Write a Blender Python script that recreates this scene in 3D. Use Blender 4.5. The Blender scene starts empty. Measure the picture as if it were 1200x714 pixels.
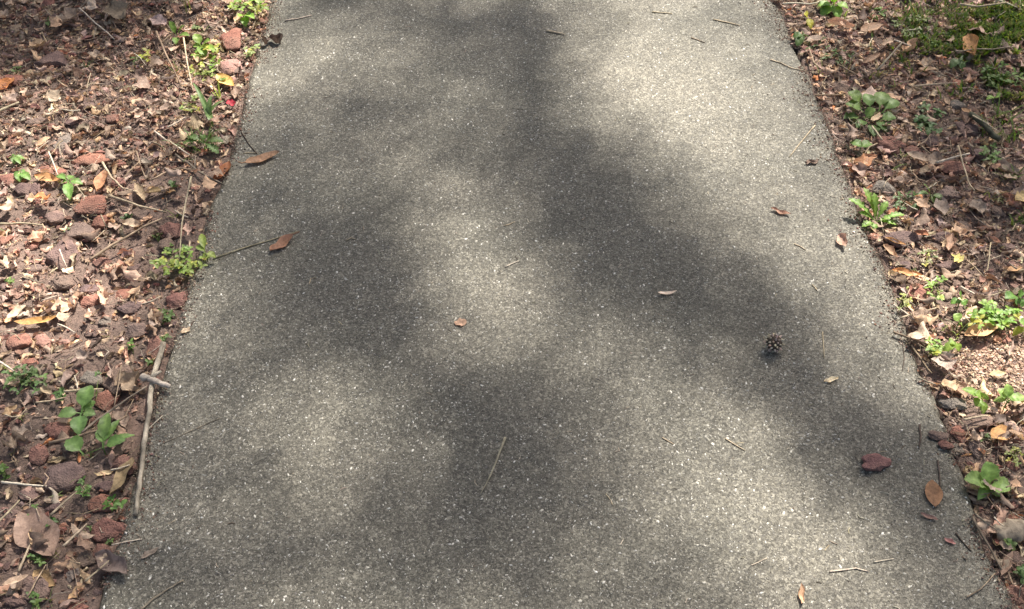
import bpy, math, random
import numpy as np
from mathutils import Vector, Matrix

rnd = random.Random(7)
rng = np.random.default_rng(7)
R = math.radians
scene = bpy.context.scene
COL = scene.collection

# ---------------------------------------------------------------- camera
CAM_H, PITCH, FPX, CX, CY = 1.40, R(44.0), 1300.0, 600.0, 357.0
cam_data = bpy.data.cameras.new("camera")
cam_data.sensor_width = 36.0
cam_data.lens = FPX / 1200.0 * 36.0
cam_data.clip_start, cam_data.clip_end = 0.02, 3000.0
cam = bpy.data.objects.new("camera", cam_data)
cam.location = (0, 0, CAM_H)
cam.rotation_euler = (math.pi / 2 - PITCH, 0, 0)
COL.objects.link(cam)
scene.camera = cam

# ---------------------------------------------------------------- light
SUN = Vector((0.287, 0.497, 0.819)).normalized()      # direction towards the sun
SUN_EL = math.asin(SUN.z)
SUN_AZ = math.atan2(SUN.x, SUN.y)
world = bpy.data.worlds.new("World")
scene.world = world
world.use_nodes = True
wn = world.node_tree.nodes
sky = wn.new("ShaderNodeTexSky")
sky.sky_type = 'NISHITA'
sky.sun_disc = False
sky.sun_elevation = SUN_EL
sky.sun_rotation = SUN_AZ
sky.dust_density = 5.0
sky.ozone_density = 0.3
wn["Background"].inputs["Strength"].default_value = 0.062
world.node_tree.links.new(sky.outputs[0], wn["Background"].inputs[0])
sd = bpy.data.lights.new("sun", 'SUN')
sd.energy = 5.0
sd.angle = R(0.53)
sd.color = (1.0, 0.94, 0.855)
so = bpy.data.objects.new("sun", sd)
so.rotation_euler = SUN.to_track_quat('Z', 'Y').to_euler()
so.location = (3, 5, 9)
COL.objects.link(so)
scene.view_settings.view_transform = 'Standard'
scene.view_settings.look = 'None'
scene.view_settings.gamma = 1.0
scene.view_settings.exposure = 1.32
scene.cycles.max_bounces = 6

# ---------------------------------------------------------------- picking points on the ground plane
SP, CP = math.sin(PITCH), math.cos(PITCH)


def P(px, py, z=0.0):
    """World point at height z seen at a pixel of the 1200 x 714 photograph."""
    dx, dy, dz = px - CX, CP * FPX + SP * (CY - py), -SP * FPX + CP * (CY - py)
    t = (z - CAM_H) / dz
    return np.array((dx * t, dy * t, z))


def pix(x, y, z=0.0):
    """Pixel of a world point."""
    zc = CP * y - SP * (z - CAM_H)
    yc = SP * y + CP * (z - CAM_H)
    return CX + FPX * x / zc, CY - FPX * yc / zc


def mpp(px, py):
    """Metres per pixel, across the view, at a ground point."""
    p = P(px, py)
    return (CP * p[1] + SP * CAM_H) / FPX


def elev(px, py):
    p = P(px, py)
    return math.atan2(CAM_H, math.hypot(p[0], p[1]))


LEFT_PX = [(316, 0), (310, 28), (302, 50), (294, 80), (287, 110), (281, 140), (272, 175), (262, 205), (247, 232), (240, 262),
           (236, 280), (226, 315), (216, 345), (209, 369), (201, 400), (193, 420), (185, 445), (178, 470), (170, 500), (162, 530),
           (157, 560), (148, 590), (144, 620), (132, 650), (118, 675), (116, 714)]
RIGHT_PX = [(902, 0), (911, 7), (917, 17), (922, 32), (928, 47), (940, 70), (950, 88), (960, 116), (968, 132), (976, 157),
            (985, 185), (999, 215), (1008, 253), (1018, 275), (1035, 302), (1050, 338), (1058, 363), (1066, 395), (1073, 419),
            (1086, 445), (1099, 470), (1110, 488), (1118, 515), (1132, 560), (1141, 599), (1148, 641), (1168, 668), (1186, 698), (1192, 714)]


def edge_curve(pts):
    w = np.array([P(a, b)[:2] for a, b in pts])
    w = w[np.argsort(w[:, 1])]
    k, c = np.polyfit(w[:, 1], w[:, 0], 1)
    w[:, 0] = w[:, 0] * 0.6 + (k * w[:, 1] + c) * 0.4
    ext_lo = np.array([(k * y + c, y) for y in np.arange(-6.0, w[0, 1] - 0.1, 0.25)])
    ext_hi = np.array([(k * y + c, y) for y in np.arange(w[-1, 1] + 0.12, 30.0, 0.25)])
    e = np.vstack([ext_lo, w, ext_hi])
    return e[:, 1], e[:, 0]


LY, LX = edge_curve(LEFT_PX)
RY, RX = edge_curve(RIGHT_PX)


def xl(y): return np.interp(y, LY, LX)
def xr(y): return np.interp(y, RY, RX)


def side_dist(x, y):
    """Distance outside the path (positive) or inside (negative)."""
    return np.maximum(xl(y) - x, x - xr(y))


# ---------------------------------------------------------------- cheap value noise
_T = rng.random((256, 256))


def vnoise(x, y, s):
    x = np.asarray(x, float) * s + 1000.3
    y = np.asarray(y, float) * s + 1000.7
    xi, yi = np.floor(x).astype(int), np.floor(y).astype(int)
    fx, fy = x - xi, y - yi
    fx, fy = fx * fx * (3 - 2 * fx), fy * fy * (3 - 2 * fy)
    g = lambda a, b: _T[a % 256, b % 256]
    return (g(xi, yi) * (1 - fx) + g(xi + 1, yi) * fx) * (1 - fy) + (g(xi, yi + 1) * (1 - fx) + g(xi + 1, yi + 1) * fx) * fy


def gz(x, y):
    """Height of the soil beside the path."""
    d = side_dist(x, y)
    h = (vnoise(x, y, 4) - 0.5) * 0.035 + (vnoise(x, y, 14) - 0.5) * 0.016 + (vnoise(x, y, 45) - 0.5) * 0.008
    out = -0.008 + h * np.clip(d / 0.12 + 0.25, 0, 1) + np.clip(d, 0, 0.6) * 0.015
    return np.where(d > -0.004, out, -0.05)


def surf(x, y):
    return float(gz(x, y)) if side_dist(x, y) > 0 else 0.0


# ---------------------------------------------------------------- materials
def mat(name):
    m = bpy.data.materials.new(name)
    m.use_nodes = True
    nt = m.node_tree
    return m, nt, nt.nodes["Principled BSDF"]


def nd(nt, t, **kw):
    n = nt.nodes.new(t)
    for k, v in kw.items():
        if hasattr(n, k):
            setattr(n, k, v)
        else:
            n.inputs[k].default_value = v
    return n


def ramp(nt, fac, stops, interp='LINEAR'):
    r = nt.nodes.new("ShaderNodeValToRGB")
    r.color_ramp.interpolation = interp
    el = r.color_ramp.elements
    while len(el) < len(stops):
        el.new(0.5)
    for e, (p, c) in zip(el, stops):
        e.position = p
        e.color = (*c, 1) if len(c) == 3 else c
    nt.links.new(fac, r.inputs[0])
    return r.outputs[0]


def mixc(nt, blend, fac, a, b):
    n = nt.nodes.new("ShaderNodeMix")
    n.data_type = 'RGBA'
    n.blend_type = blend
    for sock, v in ((n.inputs[0], fac), (n.inputs[6], a), (n.inputs[7], b)):
        if hasattr(v, "is_linked"):
            nt.links.new(v, sock)
        else:
            sock.default_value = v if not isinstance(v, tuple) or len(v) == 4 else (*v, 1)
    return n.outputs[2]


def bump(nt, bsdf, height, strength, dist, prev=None):
    b = nd(nt, "ShaderNodeBump", Strength=strength, Distance=dist)
    nt.links.new(height, b.inputs["Height"])
    if prev:
        nt.links.new(prev, b.inputs["Normal"])
    nt.links.new(b.outputs[0], bsdf.inputs["Normal"])
    return b.outputs[0]


def objcoord(nt):
    return nd(nt, "ShaderNodeTexCoord").outputs["Object"]


def noise(nt, co, scale, detail=4, rough=0.6, dist=0.0):
    n = nd(nt, "ShaderNodeTexNoise", Scale=scale, Detail=detail, Roughness=rough, Distortion=dist)
    nt.links.new(co, n.inputs["Vector"])
    return n


def tint(nt):
    return nd(nt, "ShaderNodeVertexColor", layer_name="tint").outputs["Color"]


def path_material():
    m, nt, b = mat("exposed_aggregate_concrete")
    co = objcoord(nt)
    warp = noise(nt, co, 260, 2)
    add = nd(nt, "ShaderNodeVectorMath", operation='MULTIPLY_ADD')
    nt.links.new(warp.outputs["Color"], add.inputs[0])
    add.inputs[1].default_value = (0.006, 0.006, 0.006)
    nt.links.new(co, add.inputs[2])
    v1 = nd(nt, "ShaderNodeTexVoronoi", Scale=330.0)
    nt.links.new(add.outputs[0], v1.inputs["Vector"])
    sep = nd(nt, "ShaderNodeSeparateColor")
    nt.links.new(v1.outputs["Color"], sep.inputs[0])
    cells = ramp(nt, sep.outputs[0], [(0.0, (0.050, 0.047, 0.040)), (0.35, (0.105, 0.098, 0.081)), (0.6, (0.16, 0.149, 0.122)),
                                      (0.82, (0.28, 0.262, 0.212)), (1.0, (0.52, 0.49, 0.41))])
    v2 = nd(nt, "ShaderNodeTexVoronoi", Scale=680.0)
    nt.links.new(add.outputs[0], v2.inputs["Vector"])
    sep2 = nd(nt, "ShaderNodeSeparateColor")
    nt.links.new(v2.outputs["Color"], sep2.inputs[0])
    cells2 = ramp(nt, sep2.outputs[1], [(0.0, (0.055, 0.052, 0.044)), (0.55, (0.14, 0.131, 0.108)), (1.0, (0.34, 0.32, 0.265))])
    mixn = noise(nt, co, 90, 3)
    base = mixc(nt, 'MIX', mixn.outputs["Fac"], cells, cells2)
    # weathering: broad darker algae and paler scrubbed areas
    big = noise(nt, co, 2.6, 6, 0.62)
    stain = ramp(nt, big.outputs["Fac"], [(0.32, (0.76, 0.775, 0.76)), (0.68, (1.16, 1.145, 1.11))])
    base = mixc(nt, 'MULTIPLY', 1.0, base, stain)
    mid = noise(nt, co, 22, 5, 0.7)
    stain2 = ramp(nt, mid.outputs["Fac"], [(0.3, (0.88, 0.88, 0.88)), (0.7, (1.10, 1.10, 1.09))])
    base = mixc(nt, 'MULTIPLY', 1.0, base, stain2)
    base = mixc(nt, 'MULTIPLY', 1.0, base, (0.92, 0.912, 0.915))
    nt.links.new(base, b.inputs["Base Color"])
    rr = ramp(nt, sep.outputs[1], [(0.0, (0.55,) * 3), (1.0, (0.9,) * 3)])
    nt.links.new(rr, b.inputs["Roughness"])
    b.inputs["Specular IOR Level"].default_value = 0.35
    p = bump(nt, b, sep.outputs[2], 0.5, 0.0012)
    bump(nt, b, noise(nt, co, 420, 3).outputs["Fac"], 0.6, 0.0015, p)
    return m


def chip_material():
    m, nt, b = mat("aggregate_chip")
    nt.links.new(tint(nt), b.inputs["Base Color"])
    b.inputs["Roughness"].default_value = 0.6
    return m


def soil_material():
    m, nt, b = mat("brown_soil")
    co = objcoord(nt)
    n1 = noise(nt, co, 7, 6, 0.65)
    n2 = noise(nt, co, 120, 5, 0.7)
    c = ramp(nt, n1.outputs["Fac"], [(0.3, (0.16, 0.12, 0.10)), (0.5, (0.26, 0.187, 0.155)), (0.7, (0.38, 0.265, 0.215))])
    d = ramp(nt, n2.outputs["Fac"], [(0.25, (0.45, 0.45, 0.45)), (0.75, (1.55, 1.5, 1.45))])
    nt.links.new(mixc(nt, 'MULTIPLY', 1.0, c, d), b.inputs["Base Color"])
    b.inputs["Roughness"].default_value = 0.95
    p = bump(nt, b, noise(nt, co, 60, 8, 0.7).outputs["Fac"], 1.0, 0.014)
    bump(nt, b, noise(nt, co, 330, 4, 0.7).outputs["Fac"], 0.9, 0.005, p)
    return m


def dry_leaf_material():
    m, nt, b = mat("dry_leaf")
    co = objcoord(nt)
    n1 = noise(nt, co, 170, 5, 0.7, 0.6)
    f = ramp(nt, n1.outputs["Fac"], [(0.28, (0.55, 0.52, 0.5)), (0.55, (1.0, 1.0, 1.0)), (0.75, (1.3, 1.28, 1.22))])
    n2 = noise(nt, co, 45, 3, 0.6)
    f2 = ramp(nt, n2.outputs["Fac"], [(0.3, (0.72, 0.7, 0.68)), (0.6, (1.08, 1.06, 1.04))])
    c = mixc(nt, 'MULTIPLY', 1.0, mixc(nt, 'MULTIPLY', 1.0, tint(nt), f), f2)
    c = mixc(nt, 'MULTIPLY', 1.0, c, (1.98, 1.84, 1.72))
    nt.links.new(c, b.inputs["Base Color"])
    b.inputs["Roughness"].default_value = 0.62
    b.inputs["Specular IOR Level"].default_value = 0.35
    bump(nt, b, n1.outputs["Fac"], 0.5, 0.002)
    tr = nd(nt, "ShaderNodeBsdfTranslucent")
    nt.links.new(c, tr.inputs["Color"])
    mx = nd(nt, "ShaderNodeMixShader")
    mx.inputs[0].default_value = 0.18
    nt.links.new(b.outputs[0], mx.inputs[1])
    nt.links.new(tr.outputs[0], mx.inputs[2])
    nt.links.new(mx.outputs[0], nt.nodes["Material Output"].inputs[0])
    return m


def green_leaf_material():
    m, nt, b = mat("green_leaf")
    co = objcoord(nt)
    n1 = noise(nt, co, 130, 4, 0.6)
    f = ramp(nt, n1.outputs["Fac"], [(0.3, (0.72, 0.75, 0.7)), (0.7, (1.2, 1.15, 1.1))])
    c = mixc(nt, 'MULTIPLY', 1.0, tint(nt), f)
    nt.links.new(c, b.inputs["Base Color"])
    b.inputs["Roughness"].default_value = 0.48
    b.inputs["Specular IOR Level"].default_value = 0.4
    bump(nt, b, n1.outputs["Fac"], 0.35, 0.0015)
    tr = nd(nt, "ShaderNodeBsdfTranslucent")
    nt.links.new(mixc(nt, 'MULTIPLY', 1.0, c, (1.5, 1.6, 0.7)), tr.inputs["Color"])
    mx = nd(nt, "ShaderNodeMixShader")
    mx.inputs[0].default_value = 0.35
    nt.links.new(b.outputs[0], mx.inputs[1])
    nt.links.new(tr.outputs[0], mx.inputs[2])
    nt.links.new(mx.outputs[0], nt.nodes["Material Output"].inputs[0])
    return m


def stone_material():
    m, nt, b = mat("scoria_stone")
    co = objcoord(nt)
    n1 = noise(nt, co, 60, 6, 0.7)
    f = ramp(nt, n1.outputs["Fac"], [(0.3, (0.55, 0.55, 0.58)), (0.52, (1.0, 1.0, 1.0)), (0.72, (1.35, 1.28, 1.22))])
    v = nd(nt, "ShaderNodeTexVoronoi", Scale=330.0)
    nt.links.new(co, v.inputs["Vector"])
    pit = ramp(nt, v.outputs["Distance"], [(0.0, (0.5, 0.5, 0.5)), (0.35, (1, 1, 1))])
    n3 = noise(nt, co, 14, 3, 0.6)
    dirt = ramp(nt, n3.outputs["Fac"], [(0.45, (0, 0, 0)), (0.75, (0.55, 0.55, 0.55))])
    c = mixc(nt, 'MULTIPLY', 1.0, mixc(nt, 'MULTIPLY', 1.0, tint(nt), f), pit)
    c = mixc(nt, 'MIX', dirt, c, (0.19, 0.14, 0.11))
    nt.links.new(c, b.inputs["Base Color"])
    b.inputs["Roughness"].default_value = 0.95
    b.inputs["Specular IOR Level"].default_value = 0.2
    p = bump(nt, b, n1.outputs["Fac"], 0.9, 0.006)
    bump(nt, b, v.outputs["Distance"], 0.7, 0.002, p)
    return m


def wood_material():
    m, nt, b = mat("weathered_wood")
    co = objcoord(nt)
    n1 = noise(nt, co, 90, 5, 0.7)
    f = ramp(nt, n1.outputs["Fac"], [(0.3, (0.5, 0.47, 0.45)), (0.5, (1, 1, 1)), (0.75, (1.35, 1.33, 1.3))])
    nt.links.new(mixc(nt, 'MULTIPLY', 1.0, tint(nt), f), b.inputs["Base Color"])
    b.inputs["Roughness"].default_value = 0.85
    b.inputs["Specular IOR Level"].default_value = 0.2
    bump(nt, b, n1.outputs["Fac"], 0.6, 0.002)
    return m


M_PATH, M_CHIP, M_SOIL, M_DRY, M_GREEN, M_STONE, M_WOOD = (path_material(), chip_material(), soil_material(), dry_leaf_material(),
                                                            green_leaf_material(), stone_material(), wood_material())


# ---------------------------------------------------------------- mesh helpers
class Soup:
    """Collects vertex arrays with quads or triangles and a tint for each vertex, for ONE mesh."""

    def __init__(self):
        self.v, self.q, self.t, self.c, self.n = [], [], [], [], 0

    def add(self, v, quads=None, tris=None, col=(0.5, 0.5, 0.5)):
        v = np.asarray(v, float)
        self.v.append(v)
        if quads is not None and len(quads):
            self.q.append(np.asarray(quads, int) + self.n)
        if tris is not None and len(tris):
            self.t.append(np.asarray(tris, int) + self.n)
        col = np.asarray(col, float)
        self.c.append(np.broadcast_to(col, (len(v), 3)) if col.ndim == 1 else col)
        self.n += len(v)

    def mesh(self, name, material, smooth=True, origin=None):
        v = np.vstack(self.v)
        if origin is not None:
            v = v - np.asarray(origin)
        q = np.vstack(self.q) if self.q else np.zeros((0, 4), int)
        t = np.vstack(self.t) if self.t else np.zeros((0, 3), int)
        me = bpy.data.meshes.new(name)
        me.vertices.add(len(v))
        me.vertices.foreach_set("co", v.astype(np.float32).ravel())
        nl = len(q) * 4 + len(t) * 3
        me.loops.add(nl)
        me.loops.foreach_set("vertex_index", np.concatenate([q.ravel(), t.ravel()]).astype(np.int32))
        me.polygons.add(len(q) + len(t))
        starts = np.concatenate([np.arange(len(q)) * 4, len(q) * 4 + np.arange(len(t)) * 3])
        me.polygons.foreach_set("loop_start", starts.astype(np.int32))
        me.polygons.foreach_set("use_smooth", np.full(len(q) + len(t), smooth))
        me.update(calc_edges=True)
        a = me.color_attributes.new("tint", 'FLOAT_COLOR', 'POINT')
        c = np.ones((len(v), 4), np.float32)
        c[:, :3] = np.vstack(self.c)
        a.data.foreach_set("color", c.ravel())
        me.materials.append(material)
        return me


def link(name, me, parent=None, loc=(0, 0, 0)):
    o = bpy.data.objects.new(name, me)
    o.location = loc
    if parent is not None:
        o.parent = parent
    COL.objects.link(o)
    return o


def tag(o, label=None, cat=None, group=None, kind=None):
    if label:
        o["label"] = label
    if cat:
        o["category"] = cat
    if group:
        o["group"] = group
    if kind:
        o["kind"] = kind
    return o


def grid_quads(nu, nv):
    i, j = np.meshgrid(np.arange(nu - 1), np.arange(nv - 1), indexing='ij')
    a = (i * nv + j).ravel()
    return np.stack([a, a + nv, a + nv + 1, a + 1], 1)


def rot_xyz(rx, ry, rz):
    return np.array(Matrix.Rotation(rz, 3, 'Z') @ Matrix.Rotation(ry, 3, 'Y') @ Matrix.Rotation(rx, 3, 'X'))


def vary(c, a=0.12):
    k = 1 + rnd.uniform(-a, a)
    return tuple(max(0.01, x * k * (1 + rnd.uniform(-a, a) * 0.35)) for x in c)


# ---------------------------------------------------------------- dead leaves
def dead_leaf(L, W, bend=0.6, roll=0.8, crumple=0.15, lobes=0, u0=0.0, u1=1.0, nu=8, nv=5, belly=0.9, twist=0.0):
    """A dried leaf as a curled sheet, along +X, centred, resting near z = 0."""
    u = np.linspace(u0, u1, nu)
    v = np.linspace(-1, 1, nv)
    U, V = np.meshgrid(u, v, indexing='ij')
    w = W / 2 * np.clip(np.sin(np.pi * np.clip(U, 0, 1) ** belly), 0.0, 1) ** 0.8 + W * 0.025
    if lobes:
        w = w * (1 + 0.32 * np.sin(U * lobes * math.pi * 2 + rnd.random() * 6))
    if u0 > 0 or u1 < 1:
        w = w * (1 + 0.25 * np.sin(V * 5 + U * 9 + rnd.random() * 6) * 0.5)
    k1, k2 = (bend or 1e-3), (roll or 1e-3)
    a = k1 * (U - 0.5)
    X, Z = np.sin(a) / k1 * L, (1 - np.cos(a)) / k1 * L
    b = k2 * V
    Y, Z2 = np.sin(b) / k2 * w, (1 - np.cos(b)) / k2 * w
    Z = Z + Z2
    ph = [rnd.random() * 6.28 for _ in range(6)]
    amp = crumple * W
    Z = Z + amp * (np.sin(U * 9 + ph[0]) * np.cos(V * 2.6 + ph[1]) * 0.5 + np.sin(U * 17 + V * 4 + ph[2]) * 0.3)
    Y = Y + amp * 0.6 * np.sin(U * 11 + ph[3])
    Z = Z + np.array([rnd.gauss(0, 0.12) for _ in range(nu * nv)]).reshape(nu, nv) * amp
    if twist:
        t = twist * (U - 0.5)
        Y, Z = Y * np.cos(t) - Z * np.sin(t), Y * np.sin(t) + Z * np.cos(t)
    vts = np.stack([X, Y, Z], -1).reshape(-1, 3)
    return vts, grid_quads(nu, nv)


TAN = [(0.34, 0.25, 0.175), (0.29, 0.205, 0.15), (0.40, 0.31, 0.225), (0.25, 0.19, 0.15), (0.31, 0.24, 0.195), (0.22, 0.16, 0.12)]
GREYB = [(0.22, 0.175, 0.145), (0.17, 0.13, 0.105), (0.27, 0.225, 0.195), (0.20, 0.155, 0.13)]
RUST = [(0.33, 0.15, 0.07), (0.42, 0.22, 0.10), (0.27, 0.13, 0.08)]
PALE = [(0.37, 0.30, 0.235), (0.33, 0.27, 0.215), (0.40, 0.34, 0.275)]
DARK = [(0.11, 0.082, 0.068), (0.085, 0.065, 0.055)]
LEAFCOL = {"tan": TAN, "grey-brown": GREYB, "rust-brown": RUST, "pale beige": PALE, "dark brown": DARK}


# ---------------------------------------------------------------- the setting: soil, path
def lines(lo, hi, step, far, g=1.35):
    inner = list(np.arange(lo, hi + step * 0.5, step))
    a, b, s = lo, hi, step
    left, right = [], []
    while abs(a) < far:
        s *= g
        a -= s
        left.append(a)
    s = step
    while abs(b) < far:
        s *= g
        b += s
        right.append(b)
    return np.array(left[::-1] + inner + right)


gx, gy = lines(-1.9, 1.9, 0.0095, 900), lines(0.45, 3.4, 0.0095, 900)
GX, GY = np.meshgrid(gx, gy, indexing='ij')
GZ = gz(GX, GY)
far = np.hypot(GX, GY - 2)
GZ = GZ + np.clip(far - 6, 0, 400) * 0.0 + (vnoise(GX, GY, 0.35) - 0.5) * np.clip((far - 4) / 6, 0, 1) * 0.12 * (side_dist(GX, GY) > 0.3)
GZ = np.where(GY < -5.9, np.minimum(GZ, -0.03), GZ)
s = Soup()
s.add(np.stack([GX, GY, GZ], -1).reshape(-1, 3), quads=grid_quads(len(gx), len(gy)))
ground = link("ground", s.mesh("ground", M_SOIL))
tag(ground, kind="structure")

# path slab: rows of vertices across, real thickness, worn irregular edges
ys = np.concatenate([np.arange(-6, 0.6, 0.2), np.arange(0.6, 3.2, 0.012), np.arange(3.2, 29.9, 0.2)])
rows = []
for y in ys:
    j = 0.0035 if 0.6 <= y <= 3.2 else 0.0
    a = xl(y) + (vnoise(0.3, y, 60) - 0.5) * 2 * j + (vnoise(0.9, y, 18) - 0.5) * 2 * j
    b = xr(y) + (vnoise(5.3, y, 60) - 0.5) * 2 * j + (vnoise(7.9, y, 18) - 0.5) * 2 * j
    zz = (vnoise(2.2, y, 40) - 0.5) * 0.003 * (j > 0)
    rows.append([(a - 0.004, y, -0.09), (a - 0.002, y, -0.012 + zz), (a + 0.004, y, -0.004 + zz), (a + 0.012, y, 0.0),
                 (a * 0.66 + b * 0.34, y, 0.0), (a * 0.34 + b * 0.66, y, 0.0),
                 (b - 0.012, y, 0.0), (b - 0.004, y, -0.004 + zz), (b + 0.002, y, -0.012 + zz), (b + 0.004, y, -0.09)])
s = Soup()
pv = np.array(rows)
s.add(pv.reshape(-1, 3), quads=grid_quads(len(ys), 10)[:, ::-1])
path = link("path", s.mesh("path", M_PATH, smooth=False))
tag(path, kind="structure")


def chips():
    """Aggregate chips standing proud of the worn cement skin: far too many to count."""
    n = 100000
    y = rng.uniform(0.55, 3.3, n)
    x = xl(y) + 0.008 + rng.random(n) * (xr(y) - xl(y) - 0.016)
    keep = vnoise(x, y, 9) * 0.6 + vnoise(x, y, 30) * 0.6 + rng.random(n) * 0.5 > 0.62
    x, y = x[keep], y[keep]
    n = len(x)
    ln = np.clip(rng.lognormal(math.log(0.00175), 0.42, n), 0.0009, 0.0044)
    wd = ln * rng.uniform(0.28, 0.8, n)
    hz = np.clip(wd * 0.4, 0.0004, 0.0009)
    th = rng.random(n) * math.pi
    c, sn = np.cos(th), np.sin(th)
    base = np.array([(1, 0.15, 0), (0.1, 1, 0), (-1, -0.2, 0), (-0.15, -1, 0), (0.35, 0.2, 1), (-0.4, -0.1, 0.85)])
    jit = 1 + (rng.random((n, 6, 1)) - 0.5) * 0.5
    bx = base[None, :, :] * jit
    X = bx[:, :, 0] * ln[:, None]
    Y = bx[:, :, 1] * wd[:, None]
    Z = base[None, :, 2] * hz[:, None]
    Z = np.where(base[None, :, 2] == 0, -0.0006, Z)
    V = np.stack([x[:, None] + X * c[:, None] - Y * sn[:, None], y[:, None] + X * sn[:, None] + Y * c[:, None], Z], -1)
    T = np.array([(0, 1, 4), (1, 5, 4), (1, 2, 5), (2, 3, 5), (3, 4, 5), (3, 0, 4)])
    F = (T[None] + (np.arange(n) * 6)[:, None, None]).reshape(-1, 3)
    k = rng.random(n)
    pal = np.array([(0.80, 0.76, 0.67), (0.60, 0.565, 0.48), (0.38, 0.355, 0.295), (0.27, 0.252, 0.21), (0.80, 0.78, 0.71), (0.13, 0.12, 0.11)])
    idx = np.searchsorted([0.22, 0.48, 0.70, 0.84, 0.92], k)
    colr = pal[idx] * (1 + (rng.random((n, 1)) - 0.5) * 0.3)
    s = Soup()
    s.add(V.reshape(-1, 3), tris=F, col=np.repeat(colr, 6, 0))
    o = link("aggregate_chip", s.mesh("aggregate_chip", M_CHIP, smooth=False), parent=path)
    tag(o, kind="stuff")


chips()

# ---------------------------------------------------------------- unseen trees: one crown shaped to dapple the path, the rest dim the sky
SHADE = ["0000188112333368875874355", "0001599664322379986333223", "3345798764433369987533222", "6655653433442137997533222",
         "8764323334431002698753222", "9864333333442101268995222", "9864442111575210126898323", "9876532101477421112689856",
         "8754332211245544321369999", "4322223442112335542125899", "2222223554211234564212578", "2222223553211124676411234",
         "2211122332211224677632233", "2211122222222223567643233", "2211122222222223455543333"]
SH = np.array([[int(ch) for ch in r] for r in SHADE], float)
SH[9:, :4] += 1
SH = np.interp(SH, [0, 1, 2, 3, 4, 5, 7, 8, 9], [0.003, 0.04, 0.13, 0.23, 0.35, 0.50, 0.84, 0.97, 1.0])
# how light the path is (0-255), every 50 pixels from x = first column, rows at y = 25, 75 ...
LEVEL = [(325, "142 140 126 112 102 94 100 146 178 184 180 162 150"), (325, "168 163 142 126 125 115 110 150 190 205 200 182 165"),
         (325, "138 132 121 120 126 118 108 142 185 200 195 182 162"), (275, "120 112 115 125 126 120 108 90 90 125 174 190 182 165"),
         (275, "118 115 120 126 132 130 110 90 84 90 125 164 180 170 168"), (275, "115 105 94 98 132 160 142 98 86 86 98 120 158 170 168"),
         (275, "118 99 86 88 115 160 160 126 94 88 90 94 120 154 165 168"), (225, "130 115 99 92 88 98 142 154 132 120 110 97 90 93 115 154 175"),
         (225, "125 122 118 115 104 93 115 132 132 126 122 118 104 92 98 126 155 175"), (225, "118 125 136 154 142 110 92 98 110 120 132 143 137 115 92 95 115 145"),
         (175, "115 118 125 147 156 136 110 92 87 96 112 126 148 158 153 115 92 89 104 132"), (175, "112 112 118 131 137 120 108 96 89 93 108 126 148 170 177 153 110 92 98 112"),
         (175, "108 108 110 112 115 112 108 101 96 104 115 131 153 170 181 174 142 110 108 122"), (125, "108 108 108 108 110 110 110 110 106 104 106 115 126 137 148 159 170 164 148 126 114 120")]
LX_, LY_ = np.arange(25, 1200, 50), np.concatenate([[3], np.arange(25, 714, 50)])


def _bil(A, x, y):
    x, y = np.clip(x, 0, A.shape[1] - 1.001), np.clip(y, 0, A.shape[0] - 1.001)
    i, j = x.astype(int), y.astype(int)
    f, g = x - i, y - j
    return (A[j, i] * (1 - f) + A[j, i + 1] * f) * (1 - g) + (A[j + 1, i] * (1 - f) + A[j + 1, i + 1] * f) * g


_gx, _gy = np.meshgrid(LX_, LY_)
GAP = _bil(SH, _gx / 50.0, np.clip(_gy, 0, 999) / 50.0)
for _j, (_x0, _row) in enumerate(LEVEL):
    _v = np.array([float(q) for q in _row.split()])
    _t = ((_v / 255) ** 2.2 - (91 / 255) ** 2.2) / ((200 / 255) ** 2.2 - (91 / 255) ** 2.2)
    GAP[_j + 1, (_x0 - 25) // 50:(_x0 - 25) // 50 + len(_v)] = np.clip(_t, 0.003, 1)
_pad = np.pad(GAP, 1, mode='edge')
_soft = (_pad[:-2, 1:-1] + _pad[2:, 1:-1] + _pad[1:-1, :-2] + _pad[1:-1, 2:] + 2 * GAP) / 6
GAP = np.clip(GAP + 0.85 * (GAP - _soft), 0.003, 1)


def sunlit(x, y):
    """Share of the sun wanted at a ground point; the crown is filled from it."""
    px, py = pix(x, y)
    v = _bil(GAP, (px - 25) / 50, np.interp(py, LY_, np.arange(len(LY_))))
    out = np.maximum(np.maximum(-px, px - 1200), np.maximum(-py, py - 714))
    k = np.clip(out / 130, 0, 1)
    wild = np.clip((vnoise(x, y, 2.3) - 0.42) * 3.2 + 0.25, 0.03, 1)
    return v * (1 - k) + wild * k


M_BARK, _nt, _b = mat("tree_bark")
_co = objcoord(_nt)
_n = noise(_nt, _co, 9, 6, 0.7)
_nt.links.new(ramp(_nt, _n.outputs["Fac"], [(0.3, (0.06, 0.05, 0.04)), (0.7, (0.2, 0.17, 0.14))]), _b.inputs["Base Color"])
_b.inputs["Roughness"].default_value = 0.9
bump(_nt, _b, _n.outputs["Fac"], 1.0, 0.03)


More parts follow.
